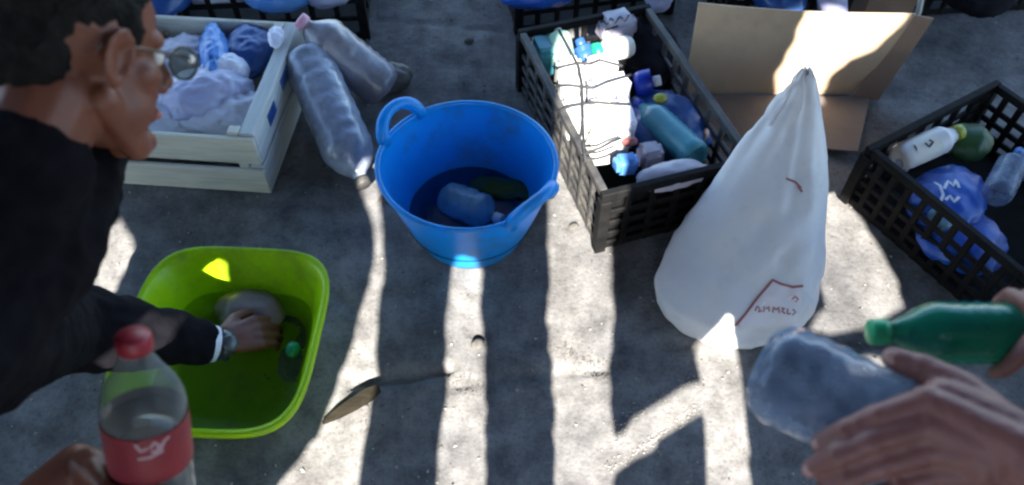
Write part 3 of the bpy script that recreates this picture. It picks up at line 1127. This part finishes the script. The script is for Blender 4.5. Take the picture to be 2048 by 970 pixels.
def wallfn(u, v):
    a = at(1362, 190, 0).lerp(at(1700, 192, 0), u)
    b = at(1398, 6, .315).lerp(at(1832, 28, .315), u)
    p = a.lerp(b, v)
    p.y += .03 * math.sin(math.pi * u) * v - .012 * math.sin(math.pi * v)
    p.z -= .030 * math.sin(math.pi * min(1, u * 1.0)) * v
    p.z = max(p.z, .006)
    return p


sheet(wallfn, 20, 10, .005, 'back_wall', 'card', cb)


def floorfn(u, v):
    a = at(1385, 262, .008).lerp(at(1712, 310, .008), u)
    b = at(1364, 192, .008).lerp(at(1740, 192, .008), u)
    p = a.lerp(b, v)
    p.z = .010 + .004 * math.sin(u * 7) + .01 * (1 - v) * u
    return p


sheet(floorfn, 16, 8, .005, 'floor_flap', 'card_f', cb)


def sidefn(u, v):
    a = at(1702, 194, .008).lerp(at(1752, 190, .008), u)
    b = at(1830, 30, .310).lerp(at(1862, 26, .295), u)
    p = a.lerp(b, v)
    p.y += -.004 - .02 * u
    return p


sheet(sidefn, 4, 10, .005, 'side_flap', 'card_d', cb)  # darker board puts the shade of this side into its colour
# rear carton
rc = thing('cardboard_box', 'small brown closed carton behind the large cardboard box', 'box', (1.185, 2.21, 0), rot=rz(3))
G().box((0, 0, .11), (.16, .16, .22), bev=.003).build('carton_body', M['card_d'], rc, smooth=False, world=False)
for s_ in (-1, 1):
    G().box((s_ * .0402, 0, .2225), (.078, .158, .003)).build('top_flap', M['card_d'], rc, smooth=False, world=False)
G().box((0, 0, .2252), (.03, .15, .0012)).build('tape', M['chip'], rc, smooth=False, world=False)
stk = thing('wooden_stick', 'grey wooden stick leaning at the corner of the brown carton', 'stick', at(1825, 62, .0))
sub(stk, G().tube([at(1822, 66, .0), at(1838, 20, .15), at(1850, -40, .34)], [.010, .009, .008], 8), 'shaft', M['wood_y'])

# ---------------------------------------------------------------- white bag
bagc = V((.545, 1.07, 0))
bag = thing('white_bag', 'tall white plastic bag pinched to a point with red print near its base', 'bag', bagc)
ringdef = [(1345, 1622, 668, .004), (1322, 1640, 648, .02), (1318, 1652, 616, .05), (1338, 1660, 570, .085), (1362, 1665, 520, .12), (1398, 1666, 465, .165), (1438, 1667, 405, .21),
           (1474, 1662, 345, .26), (1508, 1655, 290, .305), (1540, 1648, 245, .345), (1568, 1642, 205, .385), (1588, 1635, 175, .42), (1600, 1626, 155, .445), (1606, 1619, 146, .455)]
rings = []
NB = 72
for i, (xl, xr, py, z) in enumerate(ringdef):
    a, b = at(xl, py, z), at(xr, py, z)
    c = (a + b) / 2
    hw = (b - a).length / 2
    hd = max(.008, hw * .62) if i < 10 else hw * .8
    t_ = i / (len(ringdef) - 1)
    ring = []
    for k in range(NB):
        an = 2 * math.pi * k / NB
        cx, sy = math.cos(an), math.sin(an)
        wv_ = an + .25 * math.sin(3 * t_ + an * 2)
        fold = 1 + (.012 + .17 * t_ ** 1.6) * (1 - 2 * abs(math.sin(wv_ * 4.5 + 1.3 * t_ + 1.1))) * (.55 + .45 * math.sin(an * 3 + .7)) \
            + .16 * math.exp(-((an - R(222)) / .42) ** 2 - ((z - .055) / .045) ** 2) + .05 * noise.noise(V((cx * 2, sy * 2, z * 9))) + .03 * (1 - 2 * abs(noise.noise(V((cx * 3.2 + z * 4, sy * 3.2, z * 14))))) * (1 - t_)
        ring.append(V((c.x + hw * cx * (1 + (fold - 1) * .45), c.y + hd * .55 + hd * sy * fold, z + .008 * t_ * math.sin(an * 5))))
    rings.append(ring)
# finer along the height
fine = []
for i in range(len(rings) - 1):
    for j in range(4):
        f_ = j / 4
        fine.append([p.lerp(q, f_) + V((0, .0045 * noise.noise(p.lerp(q, f_) * 30) + .011 * (1 - 2 * abs(noise.noise(V((p.x * 9 + p.z * 5, p.y * 9, p.z * 11 - p.x * 6))))), 0)) for p, q in zip(rings[i], rings[i + 1])])
fine.append(rings[-1])
vs, fs = loft(fine)
g = G().add(vs, fs)
g.f.append(tuple(range(NB)))
g.f.append(tuple((len(fine) - 1) * NB + k for k in range(NB)))
bagm = sub(bag, g, 'bag_film', M['bag'])
# gathered neck: two flaps of film standing out to the left
nk = [(1545, 240), (1560, 215), (1580, 190), (1592, 165), (1604, 148)]
g = G()
P = [at(x, y, .34 + .10 * i / 4) for i, (x, y) in enumerate(nk)]
Q = [p + V((-.014 - .006 * (i % 2), -.016, -.006)) for i, p in enumerate(P)]
vv = []
for p, q in zip(P, Q):
    vv += [p + V((.03, .01, 0)), p + V((.004, -.012, 0)), q]
g.add(vv, [(3 * i + k, 3 * i + 3 + k, 3 * i + 4 + k, 3 * i + 1 + k) for i in range(4) for k in range(2)])
g2 = G().add(g.v + [p + V((.002, .003, .0005)) for p in g.v], g.f + [tuple(i + len(g.v) for i in f[::-1]) for f in g.f])
sub(bag, g2, 'neck_fold', M['bag'])


def decal(o, quad, n=10, lift=.0008):
    vs_ = [WM[o] @ v.co for v in o.data.vertices]
    tree = BVHTree.FromPolygons(vs_, [tuple(p.vertices) for p in o.data.polygons])
    cp = V((0, 0, CAM_H))
    P_, ok = [], True
    for j_ in range(n + 1):
        for i_ in range(n + 1):
            u, v = i_ / n, j_ / n
            x = (quad[0][0] * (1 - u) + quad[1][0] * u) * (1 - v) + (quad[3][0] * (1 - u) + quad[2][0] * u) * v
            y = (quad[0][1] * (1 - u) + quad[1][1] * u) * (1 - v) + (quad[3][1] * (1 - u) + quad[2][1] * u) * v
            d = (deep(x, y, 1) - cp).normalized()
            h = tree.ray_cast(cp, d)
            if h[0] is None:
                P_.append(None)
                continue
            nn = h[1] if h[1].dot(d) < 0 else -h[1]
            P_.append(h[0] + nn * lift)
    g_ = G()
    idx = {}
    pv = []
    for k, p in enumerate(P_):
        if p is not None:
            idx[k] = len(pv)
            pv.append(p)
    w_ = n + 1
    ff = [(j_ * w_ + i_, j_ * w_ + i_ + 1, (j_ + 1) * w_ + i_ + 1, (j_ + 1) * w_ + i_) for j_ in range(n) for i_ in range(n)]
    g_.add(pv, [tuple(idx[q] for q in f_) for f_ in ff if all(q in idx for q in f_)])
    return g_


sub(bag, decal(bagm, [(1546, 563), (1606, 576), (1596, 650), (1474, 655)]), 'printed_panel', M['patch'])
sub(bag, pencil([bagm], [[(1470, 652), (1490, 628), (1515, 595), (1545, 560), (1562, 568), (1585, 574), (1606, 572)]], .0058), 'printed_line', M['print_red'])
sub(bag, pencil([bagm], [[(1510, 622), (1514, 612), (1519, 617), (1516, 624), (1524, 621)], [(1528, 612), (1527, 624)], [(1531, 618), (1537, 613), (1538, 623)],
                         [(1545, 625), (1547, 614), (1552, 620), (1557, 614), (1558, 626)], [(1562, 616), (1569, 617), (1563, 622), (1570, 627)],
                         [(1575, 617), (1574, 628), (1581, 627)], [(1585, 618), (1591, 624), (1584, 630)],
                         [(1584, 598), (1590, 592), (1596, 598), (1590, 604)]], .0036), 'lettering', M['print_red'])
sub(bag, pencil([bagm], [[(1572, 357), (1590, 364), (1602, 376)], [(1596, 372), (1604, 384)]], .005), 'printed_mark', M['print_red'])
sub(bag, pencil([bagm], [[(1608, 585), (1622, 600), (1634, 622)]], .010), 'fold_line', M['lobe'])


# ---------------------------------------------------------------- hands
def hand_blob(Mw, rad, arm_to, arm_r=(.030, .040), left=False, sleeve=None, person=None, skin='skin2', tilt=0.0, thumb_low=0, elbow=None):
    """right hand (mirrored if left) gripping a rod of radius rad; local X to the fingertips, Y to the thumb, Z out of the back.
    Mw: frame whose origin is the rod's axis at the middle of the palm, Y along the rod."""
    s = -1 if left else 1
    rho = rad + .0095

    def W(p):
        return Mw @ V((p[0], p[1] * s, p[2]))

    def onc(phi, y, r=rho):
        a = R(phi)
        return V((r * math.sin(a), y, r * math.cos(a)))
    B = Blob()
    nails = []
    flen = [(.046, .027, .022), (.050, .031, .023), (.047, .029, .023), (.037, .021, .020)]
    fy = [.034, .012, -.010, -.031]
    fr = [(.0112, .0104, .0094, .0078), (.0114, .0106, .0096, .0080), (.0110, .0102, .0092, .0076), (.0100, .0092, .0082, .0068)]
    wrist = V((-.098, 0, rho - .012))
    for k in range(4):
        y = fy[k]
        ph = 4 - (k == 3) * 6 - (k == 0) * 2
        pts = [onc(ph, y)]
        pts[0].z += .001
        for l in flen[k]:
            ph += math.degrees(l / rho) * .97
            pts.append(onc(ph, y * 1.0 + .002 * (1.5 - k)))
        B.chain([W(p) for p in pts], fr[k])
        # metacarpal
        B.cap(W(wrist + V((.018, y * .55, .001))), .0145, W(pts[0] + V((-.004, 0, -.003))), .0118)
        B.cap(W(V((-.05, y * .85, rho - .010))), .0135, W(pts[0] + V((-.012, 0, -.004))), .0115)
        tip = pts[-1]
        nrm_ = V((tip.x, 0, tip.z)).normalized()
        nails.append((tip + nrm_ * fr[k][3] * .75, nrm_, (pts[-1] - pts[-2]).normalized(), fr[k][3]))
    # palm, thenar and heel
    B.ell(W((-.045, .002, rho - .014)), (.044, .036, .015), Mw.to_3x3().normalized())
    B.ell(W((-.058, -.024, rho - .020)), (.034, .014, .015), Mw.to_3x3().normalized())
    th = [V((-.080, .018, rho - .016)), V((-.058, .046, rho - .030)), V((-.045, .060 + thumb_low, rho - .050)), V((-.034 - max(0, rad - .03), .070 + thumb_low, rho - .078))]
    th = [th[0], th[1]]
    th += [onc(-72, .054 + thumb_low), onc(-104, .062 + thumb_low), onc(-125, .066 + thumb_low)]
    th[1] = onc(-48, .040, rho + .004)
    B.chain([W(p) for p in th], (.0165, .0155, .0118, .0105, .0082))
    B.ell(W((-.062, .026, rho - .022)), (.030, .018, .017), Mw.to_3x3().normalized())
    # wrist and forearm
    wv, av = W(wrist), V(arm_to)
    B.cap(wv, arm_r[0] * .88, W(wrist + V((.03, 0, 0))), .022)
    d = av - wv
    B.chain([wv, wv + d * .25, wv + d * .62, av], (arm_r[0] * .9, arm_r[0], arm_r[1], arm_r[1] * 1.02))
    B.fuse(.0032, 4)
    ob = sub(person, B, 'body', M[skin])
    for (p, n_, t_, r_) in nails:
        gg = Blob()
        mm = Mw.to_3x3().normalized()
        gg.ell(W(p), (r_ * .72, r_ * .9, r_ * .28), frame_from(x=(mm @ V((0, 1 * s, 0))), z=mm @ V((n_.x, n_.y * s, n_.z))), 10)
        sub(person, gg, 'fingernail', M['nail'])
    if elbow is not None:
        gg = Blob()
        e = V(elbow)
        gg.chain([wv + d * .72, av, e], (arm_r[1] * 1.18, arm_r[1] * 1.35, arm_r[1] * 1.6))
        gg.fuse(.006, 3, lambda p: .004 * noise.noise(p * 22))
        sub(person, gg, 'sleeve', M[sleeve or 'jacket'])
    return ob


# right: hand over the crushed clear bottle
c_base, c_tip = deep(1524, 730, .98), deep(2020, 962, .85)
bottle('crushed clear bottle gripped by the bare hand at lower right', c_base, c_tip, .057, 'petmilk', 'bluebag', crush=.13, seed=9, shoulder=.74, capr=.016)
pr = thing('person', 'bare forearm and hand reaching in from the lower right gripping a crushed clear bottle', 'person', deep(2060, 930, .79))
B = Blob()
wristp = deep(2060, 925, .79)
FING = [([(1852, 802, .832), (1752, 836, .846), (1690, 862, .856), (1640, 886, .874)], 1.0),
        ([(1858, 850, .826), (1745, 884, .838), (1674, 912, .850), (1622, 938, .870)], 1.03),
        ([(1868, 899, .826), (1762, 932, .838), (1694, 957, .850), (1646, 980, .868)], .98),
        ([(1884, 946, .830), (1800, 975, .842), (1748, 995, .852), (1708, 1010, .866)], .88)]
nl = []
for k, (ch, sc) in enumerate(FING):
    P = [deep(*c) for c in ch]
    B.chain(P, [.0150 * sc, .0136 * sc, .0126 * sc, .0104 * sc])
    B.ell(P[1], (.0148 * sc,) * 3)
    B.ell(P[2], (.0134 * sc,) * 3)
    B.cap(wristp.lerp(P[0], .12) + V((0, 0, .012 - .010 * k)), .021, P[0], .0165)
    if k < 3:
        B.cap(wristp.lerp(P[0], .5), .020, deep(*FING[k + 1][0][0]).lerp(wristp, .45), .020)
    nl.append((P[3] + (V((0, 0, CAM_H)) - P[3]).normalized() * .0075 * sc, (P[3] - P[2]).normalized(), .0078 * sc))
T = [deep(2020, 862, .815), deep(1925, 778, .858), deep(1846, 738, .884), deep(1786, 716, .900)]
B.chain(T, (.0235, .0195, .0165, .0130))
B.ell(T[2], (.0172,) * 3)
B.chain([wristp, T[0], deep(*FING[0][0][0]).lerp(T[1], .4)], (.030, .026, .020))
nl.append((T[3] + (V((0, 0, CAM_H)) - T[3]).normalized() * .0100, (T[3] - T[2]).normalized(), .0092))
armp = deep(2330, 1035, .74)
B.chain([wristp, wristp.lerp(armp, .3), wristp.lerp(armp, .7), armp], (.034, .037, .045, .048))
B.fuse(.0032, 3, lambda p: .0007 * noise.noise(p * 120))
sub(pr, B, 'body', M['skin2'])
for p_, t_, r_ in nl:
    sub(pr, Blob().ell(p_, (r_ * 1.2, r_ * .85, r_ * .3), frame_from(x=t_, z=V((0, 0, CAM_H)) - p_), 10), 'fingernail', M['nail'])
gg = Blob()
gg.chain([wristp.lerp(armp, .8), armp, deep(2700, 1180, .66)], (.055, .062, .075))
gg.fuse(.006, 3, lambda p: .004 * noise.noise(p * 22))
sub(pr, gg, 'sleeve', M['jacket'])

# right: green bottle, its base in the other hand at the edge of the picture
g_tip, g_base = deep(1738, 664, 1.0), deep(2112, 668, .99)
bottle('green bottle held out with its green cap towards the white bag', g_base, g_tip, .0385, 'petgreen', 'capgreen', crush=.03, seed=11, capr=.0165, shoulder=.62)
gax = (g_tip - g_base).normalized()
gc = g_base.lerp(g_tip, .06)
p2 = thing('person', 'hand at the right edge holding the base of the green bottle', 'person', gc + V((.2, -.1, 0)))
hand_blob(Matrix.Translation(gc) @ frame_from(y=gax, z=V((.5, .1, .9))).to_4x4(), .0385, gc + V((.22, -.10, .10)), (.032, .042), False, 'jacket', p2, 'skin2', elbow=gc + V((.44, -.20, .20)))

# left: red capped cola bottle
k_tip, k_base = deep(266, 668, .94), deep(322, 1055, 1.09)
cl = bottle('dark cola bottle with red cap and red label at lower left', k_base, k_tip, .051, 'pet', 'capred', band='label_red', fill='cola', fill_to=.60, capr=.0205, band_span=(.40, .63), shoulder=.66)
sub(cl[0], pencil([cl[1]], [[(300, 868), (288, 862), (276, 872), (272, 890), (282, 902), (296, 896)], [(300, 896), (308, 884), (318, 890), (312, 904), (302, 902)], [(320, 900), (328, 880), (338, 872)],
                            [(276, 918), (300, 914), (326, 900)]], .0042), 'lettering', M['script'])
kax = (k_tip - k_base).normalized()
kc = k_base.lerp(k_tip, .27)
p3 = thing('person', 'hand at the bottom left gripping the red capped cola bottle', 'person', kc + V((-.1, -.25, -.05)))
hand_blob(Matrix.Translation(kc) @ frame_from(y=kax, z=V((-.55, -.75, .1))).to_4x4(), .051, kc + V((-.26, -.20, .02)), (.031, .042), True, 'jacket', p3, 'skin', elbow=kc + V((-.46, -.34, .16)))

# ---------------------------------------------------------------- crouching man
hy, hp, hro = R(51), R(38), R(-20)
fX = V((math.cos(hp) * math.cos(hy), math.cos(hp) * math.sin(hy), -math.sin(hp)))
fZ = V((math.sin(hp) * math.cos(hy), math.sin(hp) * math.sin(hy), math.cos(hp)))
fY = fZ.cross(fX)
fY, fZ = fY * math.cos(hro) + fZ * math.sin(hro), fZ * math.cos(hro) - fY * math.sin(hro)
hrot = Matrix((fX, fY, fZ)).transposed()
ear_w = deep(232, 112, .92)
HC = ear_w - hrot @ V((-.004, -.080, 0))


def hw_(x, y, z):
    return HC + hrot @ V((x, y, z))


man = thing('person', 'man in glasses and black jacket bending over to wash scraps in the lime basin', 'person', (-1.02, .75, 0))
neck_b = hw_(-.085, 0, -.175)
chest = neck_b + V((-.28, -.03, -.06))
pelv = V((-1.48, .62, .78))
shR, shL = neck_b + V((-.07, -.17, -.07)), neck_b + V((-.04, .19, -.07))
wrR = at(428, 688, .135)
elR = at(105, 655, .31)
wrL, elL = V((-1.36, .82, .56)), V((-1.12, .98, .60))
knR, knL = V((-1.38, .50, .44)), V((-1.40, .78, .45))
anR, anL = V((-1.52, .48, .08)), V((-1.54, .82, .08))
B = Blob()
hr3 = hrot
B.ell(hw_(-.006, 0, .042), (.099, .077, .088), hr3, 24)
B.ell(hw_(.036, 0, -.03), (.064, .062, .086), hr3, 20)
for s_ in (-1, 1):
    B.cap(hw_(-.004, s_ * .056, -.052), .020, hw_(.070, s_ * .016, -.112), .019)
    B.ell(hw_(.054, s_ * .046, -.020), (.026, .022, .022), hr3)
    B.ell(hw_(.040, s_ * .048, -.062), (.030, .016, .032), hr3)
    B.cap(hw_(.088, s_ * .012, .026), .013, hw_(.070, s_ * .048, .024), .012)
    B.ell(hw_(.108, s_ * .012, -.036), (.010, .008, .008), hr3)
    # ear: shell, outer rim, lobe
    e = V((-.004, s_ * .079, 0))
    tl = Matrix.Rotation(R(12), 3, 'Y')

    def ep(a, ra=.0185, rb=.030, out=.008):
        q = tl @ V((ra * math.cos(R(a)), 0, rb * math.sin(R(a))))
        return hw_(*(e + q + V((0, s_ * out * (1.0 - .4 * math.cos(R(a))), 0))))
    B.ell(hw_(*(e + V((.0, -s_ * .003, 0)))), (.016, .005, .028), hr3)
    aa = list(range(-40, 281, 20))
    B.chain([ep(a) for a in aa], [.0045] * len(aa))
    B.chain([ep(a, .010, .019, .006) for a in range(60, 241, 30)], [.0035] * 7)
    B.ell(ep(285, .012, .031, .006), (.008, .006, .009), hr3)
B.ell(hw_(.086, 0, -.106), (.020, .024, .018), hr3)
B.cap(hw_(.094, 0, .016), .010, hw_(.120, 0, -.026), .013)
B.ell(hw_(.092, 0, -.064), (.014, .026, .007), hr3)
B.ell(hw_(.090, 0, -.076), (.013, .023, .007), hr3)
B.cap(hw_(-.028, 0, -.05), .058, neck_b, .062)
B.cap(neck_b, .06, chest, .10)
B.cap(chest, .10, pelv, .10)
for sh_, el_, wr_ in ((shR, elR, wrR), (shL, elL, wrL)):
    B.chain([neck_b + V((0, 0, -.05)), sh_, el_, wr_], (.045, .045, .038, .028))
for s_, kn, an in ((-1, knR, anR), (1, knL, anL)):
    hp_ = pelv + V((0, s_ * .10, 0))
    B.chain([hp_, kn, an], (.09, .06, .042))
    B.cap(an, .04, an + V((.15, 0, -.045)), .030)


def open_hand(B, wr, fwd, up, s, curl=18):
    fwd = V(fwd).normalized()
    up = V(up)
    up = (up - fwd * up.dot(fwd)).normalized()
    lat = up.cross(fwd) * s            # towards the thumb
    tips = []
    for k, y in enumerate((.032, .011, -.010, -.030)):
        kn = wr + fwd * (.095 - .004 * abs(k - 1)) + lat * y
        B.cap(wr + fwd * .02 + lat * y * .5, .015, kn, .0115)
        d, p, rr_ = fwd.copy(), kn, .010
        for l, c in zip(((.043, .026, .021), (.047, .030, .022), (.044, .028, .022), (.034, .020, .019))[k], (curl, curl * 1.4, curl)):
            ax_ = up.cross(d)
            d = Matrix.Rotation(R(c), 3, ax_) @ d
            q = p + d * l
            B.cap(p, rr_, q, rr_ * .88)
            p, rr_ = q, rr_ * .88
        tips.append(p)
    B.ell(wr + fwd * .05, (.042, .036, .015), Matrix((fwd, lat, fwd.cross(lat))).transposed())
    t0 = wr + fwd * .022 + lat * .022
    t1 = t0 + fwd * .030 + lat * .028 - up * .010
    t2 = t1 + fwd * .032 + lat * .010 - up * .010
    t3 = t2 + fwd * .026 - lat * .002 - up * .008
    B.chain([t0, t1, t2, t3], (.016, .0125, .0105, .0085))
    return tips


fw = (at(560, 655, .075) - wrR)
open_hand(B, wrR + fw.normalized() * .01, fw, V((0, -.35, 1)), 1, 22)
open_hand(B, wrL, (knL + V((.08, .02, .07))) - wrL, V((.2, 0, 1)), -1, 20)
B.fuse(.0042, 3)
sub(man, B, 'body', M['skin'])
# hair
Hh = Blob()
Hh.ell(hw_(-.016, 0, .060), (.101, .081, .082), hr3, 24)
Hh.ell(hw_(-.062, 0, .010), (.050, .066, .066), hr3)
Hh.ell(hw_(.045, 0, .105), (.050, .058, .034), hr3)
for s_ in (-1, 1):
    Hh.ell(hw_(.022, s_ * .070, .035), (.016, .012, .026), hr3)
Hh.fuse(.0045, 2, lambda p: .004 * noise.noise(p * 60) + .003 * noise.noise(p * 140))
sub(man, Hh, 'hair', M['hair'])
for s_ in (-1, 1):
    eb = Blob()
    eb.chain([hw_(.103, s_ * .014, .030), hw_(.099, s_ * .030, .036), hw_(.084, s_ * .050, .030)], (.004, .005, .003))
    sub(man, eb, 'eyebrow', M['hair'])
    sub(man, Blob().ell(hw_(.082, s_ * .031, .004), (.012, .012, .012), hr3, 16), 'eye', M['eye'])
sub(man, Blob().ell(hw_(.100, 0, -.070), (.010, .022, .008), hr3), 'lips', M['lip'])
# spectacles
sp = thing('spectacles', 'thin framed spectacles worn by the man bending over', 'glasses', hw_(.12, 0, 0), None, hrot)
for s_ in (-1, 1):
    cen = V((.124, s_ * .034, .000))
    ring, lens = [], []
    for k in range(25):
        a = 2 * math.pi * k / 24
        ring.append(hw_(cen.x - .10 * (abs(cen.y + .026 * math.cos(a)) - .01) ** 1.0 * .35, cen.y + .028 * math.cos(a), cen.z + .021 * math.sin(a)))
    sub(sp, G().tube(ring, .0018, 6), 'rim', M['frame'])
    G_ = G()
    cpt = hw_(cen.x - .004, cen.y, cen.z)
    back = [p + fX * -.0016 for p in ring[:-1]]
    G_.add(ring[:-1] + [cpt + fX * .002], [(k, (k + 1) % 24, 24) for k in range(24)])
    G_.add(back + [cpt + fX * .0004], [((k + 1) % 24, k, 24) for k in range(24)])
    sub(sp, G_, 'lens', M['lens'])
    sub(sp, G().tube([hw_(.112, s_ * .064, .006), hw_(.095, s_ * .074, .008), hw_(.02, s_ * .083, .012), hw_(-.015, s_ * .086, .020), hw_(-.032, s_ * .084, .004)], [.0026, .0022, .002, .002, .002], 6), 'temple', M['frame'])
    sub(sp, Blob().ell(hw_(.110, s_ * .066, .006), (.005, .004, .005), hr3, 10), 'hinge_glint', M['glint'])  # coloured pale to stand in for the sun glint on the spectacles
sub(sp, G().tube([hw_(.121, -.010, .004), hw_(.126, 0, .008), hw_(.121, .010, .004)], .0018, 6), 'bridge', M['frame'])
# clothes
J = Blob()
J.chain([neck_b.lerp(hw_(-.028, 0, -.05), .24), neck_b + V((-.04, -.005, -.03)), chest, chest.lerp(pelv, .5), pelv + V((0, 0, .02))], (.078, .105, .165, .165, .155))
J.chain([neck_b + V((-.02, 0, -.07)), shR, elR, elR.lerp(wrR, .55), elR.lerp(wrR, .87)], (.09, .088, .083, .062, .044))
J.chain([neck_b + V((-.02, 0, -.07)), shL, elL, elL.lerp(wrL, .8)], (.09, .085, .066, .048))
J.fuse(.007, 3, lambda p: .004 + .007 * noise.noise(p * 12) + .006 * (1 - 2 * abs(noise.noise(p * 19))) + .003 * noise.noise(p * 45))
sub(man, J, 'jacket', M['jacket'])
T = Blob()
for s_, kn, an in ((-1, knR, anR), (1, knL, anL)):
    T.chain([pelv + V((0, s_ * .09, -.02)), kn, an + V((0, 0, .04))], (.125, .085, .066))
T.cap(pelv + V((0, -.08, 0)), .13, pelv + V((0, .08, 0)), .13)
T.fuse(.008, 4, lambda p: .005 * noise.noise(p * 16))
sub(man, T, 'trousers', M['trousers'])
for an in (anR, anL):
    sh = Blob()
    sh.cap(an + V((-.03, 0, -.035)), .045, an + V((.08, 0, -.040)), .042)
    sh.cap(an + V((.08, 0, -.040)), .040, an + V((.16, 0, -.048)), .032)
    sh.fuse(.006, 3)
    sub(man, sh, 'shoe', M['shoe'])
ca = (wrR - elR).normalized()
c0 = elR.lerp(wrR, .855)
cu = G()
cu.lathe([(.036, 0), (.0405, .002), (.041, .014), (.038, .030), (.034, .031), (.033, .010)], 24, Matrix.Translation(c0 + ca * .018) @ axis_frame(ca).to_4x4())
sub(man, cu, 'cuff', M['cuff'])
col = G().lathe([(.070, 0), (.070, .012), (.066, .030), (.063, .032), (.064, .010)], 28, Matrix.Translation(neck_b.lerp(hw_(-.028, 0, -.05), .26)) @ axis_frame(hw_(-.028, 0, -.05) - neck_b).to_4x4())
sub(man, col, 'collar', M['cuff'])
wt = G()
wm_ = Matrix.Translation(c0 + ca * .055) @ axis_frame(ca).to_4x4()
wt.lathe([(.030, 0), (.0335, .002), (.0335, .020), (.030, .022)], 24, wm_)
sub(man, wt, 'watch_strap', M['watch'])
up_ = (V((0, -.4, 1)) - ca * V((0, -.4, 1)).dot(ca)).normalized()
sub(man, G().lathe([(.001, .009), (.015, .009), (.018, .006), (.018, 0)], 20, Matrix.Translation(c0 + ca * .066 + up_ * .030) @ axis_frame(up_).to_4x4()), 'watch_case', M['watch'])
# what he is washing
tag(lump(at(500, 625, .062), (.075, .055, .028), rz(-10), .22, 14, 81).build('plastic_bag', mat('brown_grey_film', (.15, .115, .10), (.20, .155, .14), 9, .4)), 'brownish grey bag being washed in the lime basin', 'bag')

# ---------------------------------------------------------------- loose bits on the ground
wd = thing('wood_chip', 'brown splinter of wood lying across the sunlit stripe right of the basin', 'wood', at(700, 812, 0))
a, b = at(645, 846, .012), at(758, 776, .014)
d = (b - a)
nrm = V((-d.y, d.x, 0)).normalized()
g = G()
secs = [(0, .003, .004), (.25, .010, .008), (.5, .013, .010), (.8, .014, .011), (1, .008, .008)]
ringz = []
for (t_, hw, hh) in secs:
    c = a + d * t_
    ringz.append([c + nrm * hw * 1.0 + V((0, 0, -hh * .8)), c + nrm * hw * .8 + V((0, 0, hh)), c - nrm * hw * .7 + V((0, 0, hh * .8)), c - nrm * hw + V((0, 0, -hh * .8))])
vs, fs = loft(ringz)
g.add(vs, fs + [(0, 1, 2, 3), (16, 17, 18, 19)])
sub(wd, g, 'splinter', M['chip'], smooth=False)


def grit(n, place, r0, r1, mt, name):
    g_ = G()
    for _ in range(n):
        x, y = place()
        r_ = r0 + (r1 - r0) * rnd.random() ** 2.5
        zz = gz(x, y)
        v_ = [V((rnd.uniform(-1, 1), rnd.uniform(-1, 1), rnd.uniform(-.5, .8))).normalized() for _ in range(6)]
        q = [V((1, 0, 0)), V((-.3, .9, 0)), V((-.6, -.7, 0)), V((0, 0, .8)), V((.1, 0, -.6))]
        m_ = rz(rnd.uniform(0, 360))
        q = [V((x, y, zz + r_ * .3)) + m_ @ (p * r_ * rnd.uniform(.6, 1.2)) for p in q]
        g_.add(q, [(0, 1, 3), (1, 2, 3), (2, 0, 3), (1, 0, 4), (2, 1, 4), (0, 2, 4)])
    o_ = g_.build(name, M[mt], smooth=False, base=(0, 0, 0))
    return tag(o_, kind='stuff')


def anywhere():
    return rnd.uniform(-1.6, 1.6), rnd.uniform(.5, 2.5)


def spread(pts, sx, sy):
    def f_():
        p = at(*rnd.choice(pts))
        return p.x + rnd.gauss(0, sx), p.y + rnd.gauss(0, sy)
    return f_


grit(2600, anywhere, .0012, .0060, 'grit', 'gravel')
grit(1500, anywhere, .0012, .0058, 'gritd', 'dark_gravel')
grit(900, spread([(1115, 700), (1140, 705), (1165, 720), (1190, 735), (1205, 750), (930, 770), (950, 785), (915, 760), (1640, 690), (1700, 690)], .016, .012), .001, .0032, 'gritd', 'dark_grit')
eg = []
for (L_) in ((((1226, 868), (1290, 812), (1340, 784), (1400, 756))), (((1226, 935), (1300, 886), (1350, 850), (1404, 815)))):
    for i in range(3):
        for j in range(8):
            eg.append((L_[i][0] + (L_[i + 1][0] - L_[i][0]) * j / 8, L_[i][1] + (L_[i + 1][1] - L_[i][1]) * j / 8))
grit(700, spread(eg, .010, .008), .001, .0042, 'grit', 'pale_gravel')
for (px, py, r_, lb) in ((938, 84, .012, 'small dark pebble on the shaded ground behind the bucket'), (955, 690, .012, 'dark pebble at the edge of the stripe below the bucket'),
                         (1147, 455, .010, 'brown pebble on the sunlit strip right of the bucket'), (770, 400, .012, 'reddish pebble against the left foot of the bucket')):
    p = at(px, py)
    tag(lump(p + V((0, 0, r_ * .4)), (r_ * 1.3, r_, r_ * .6), rz(30), .2, 40, int(px), 2).build('pebble', M['gritd']), lb, 'pebble', 'pebbles on the concrete')
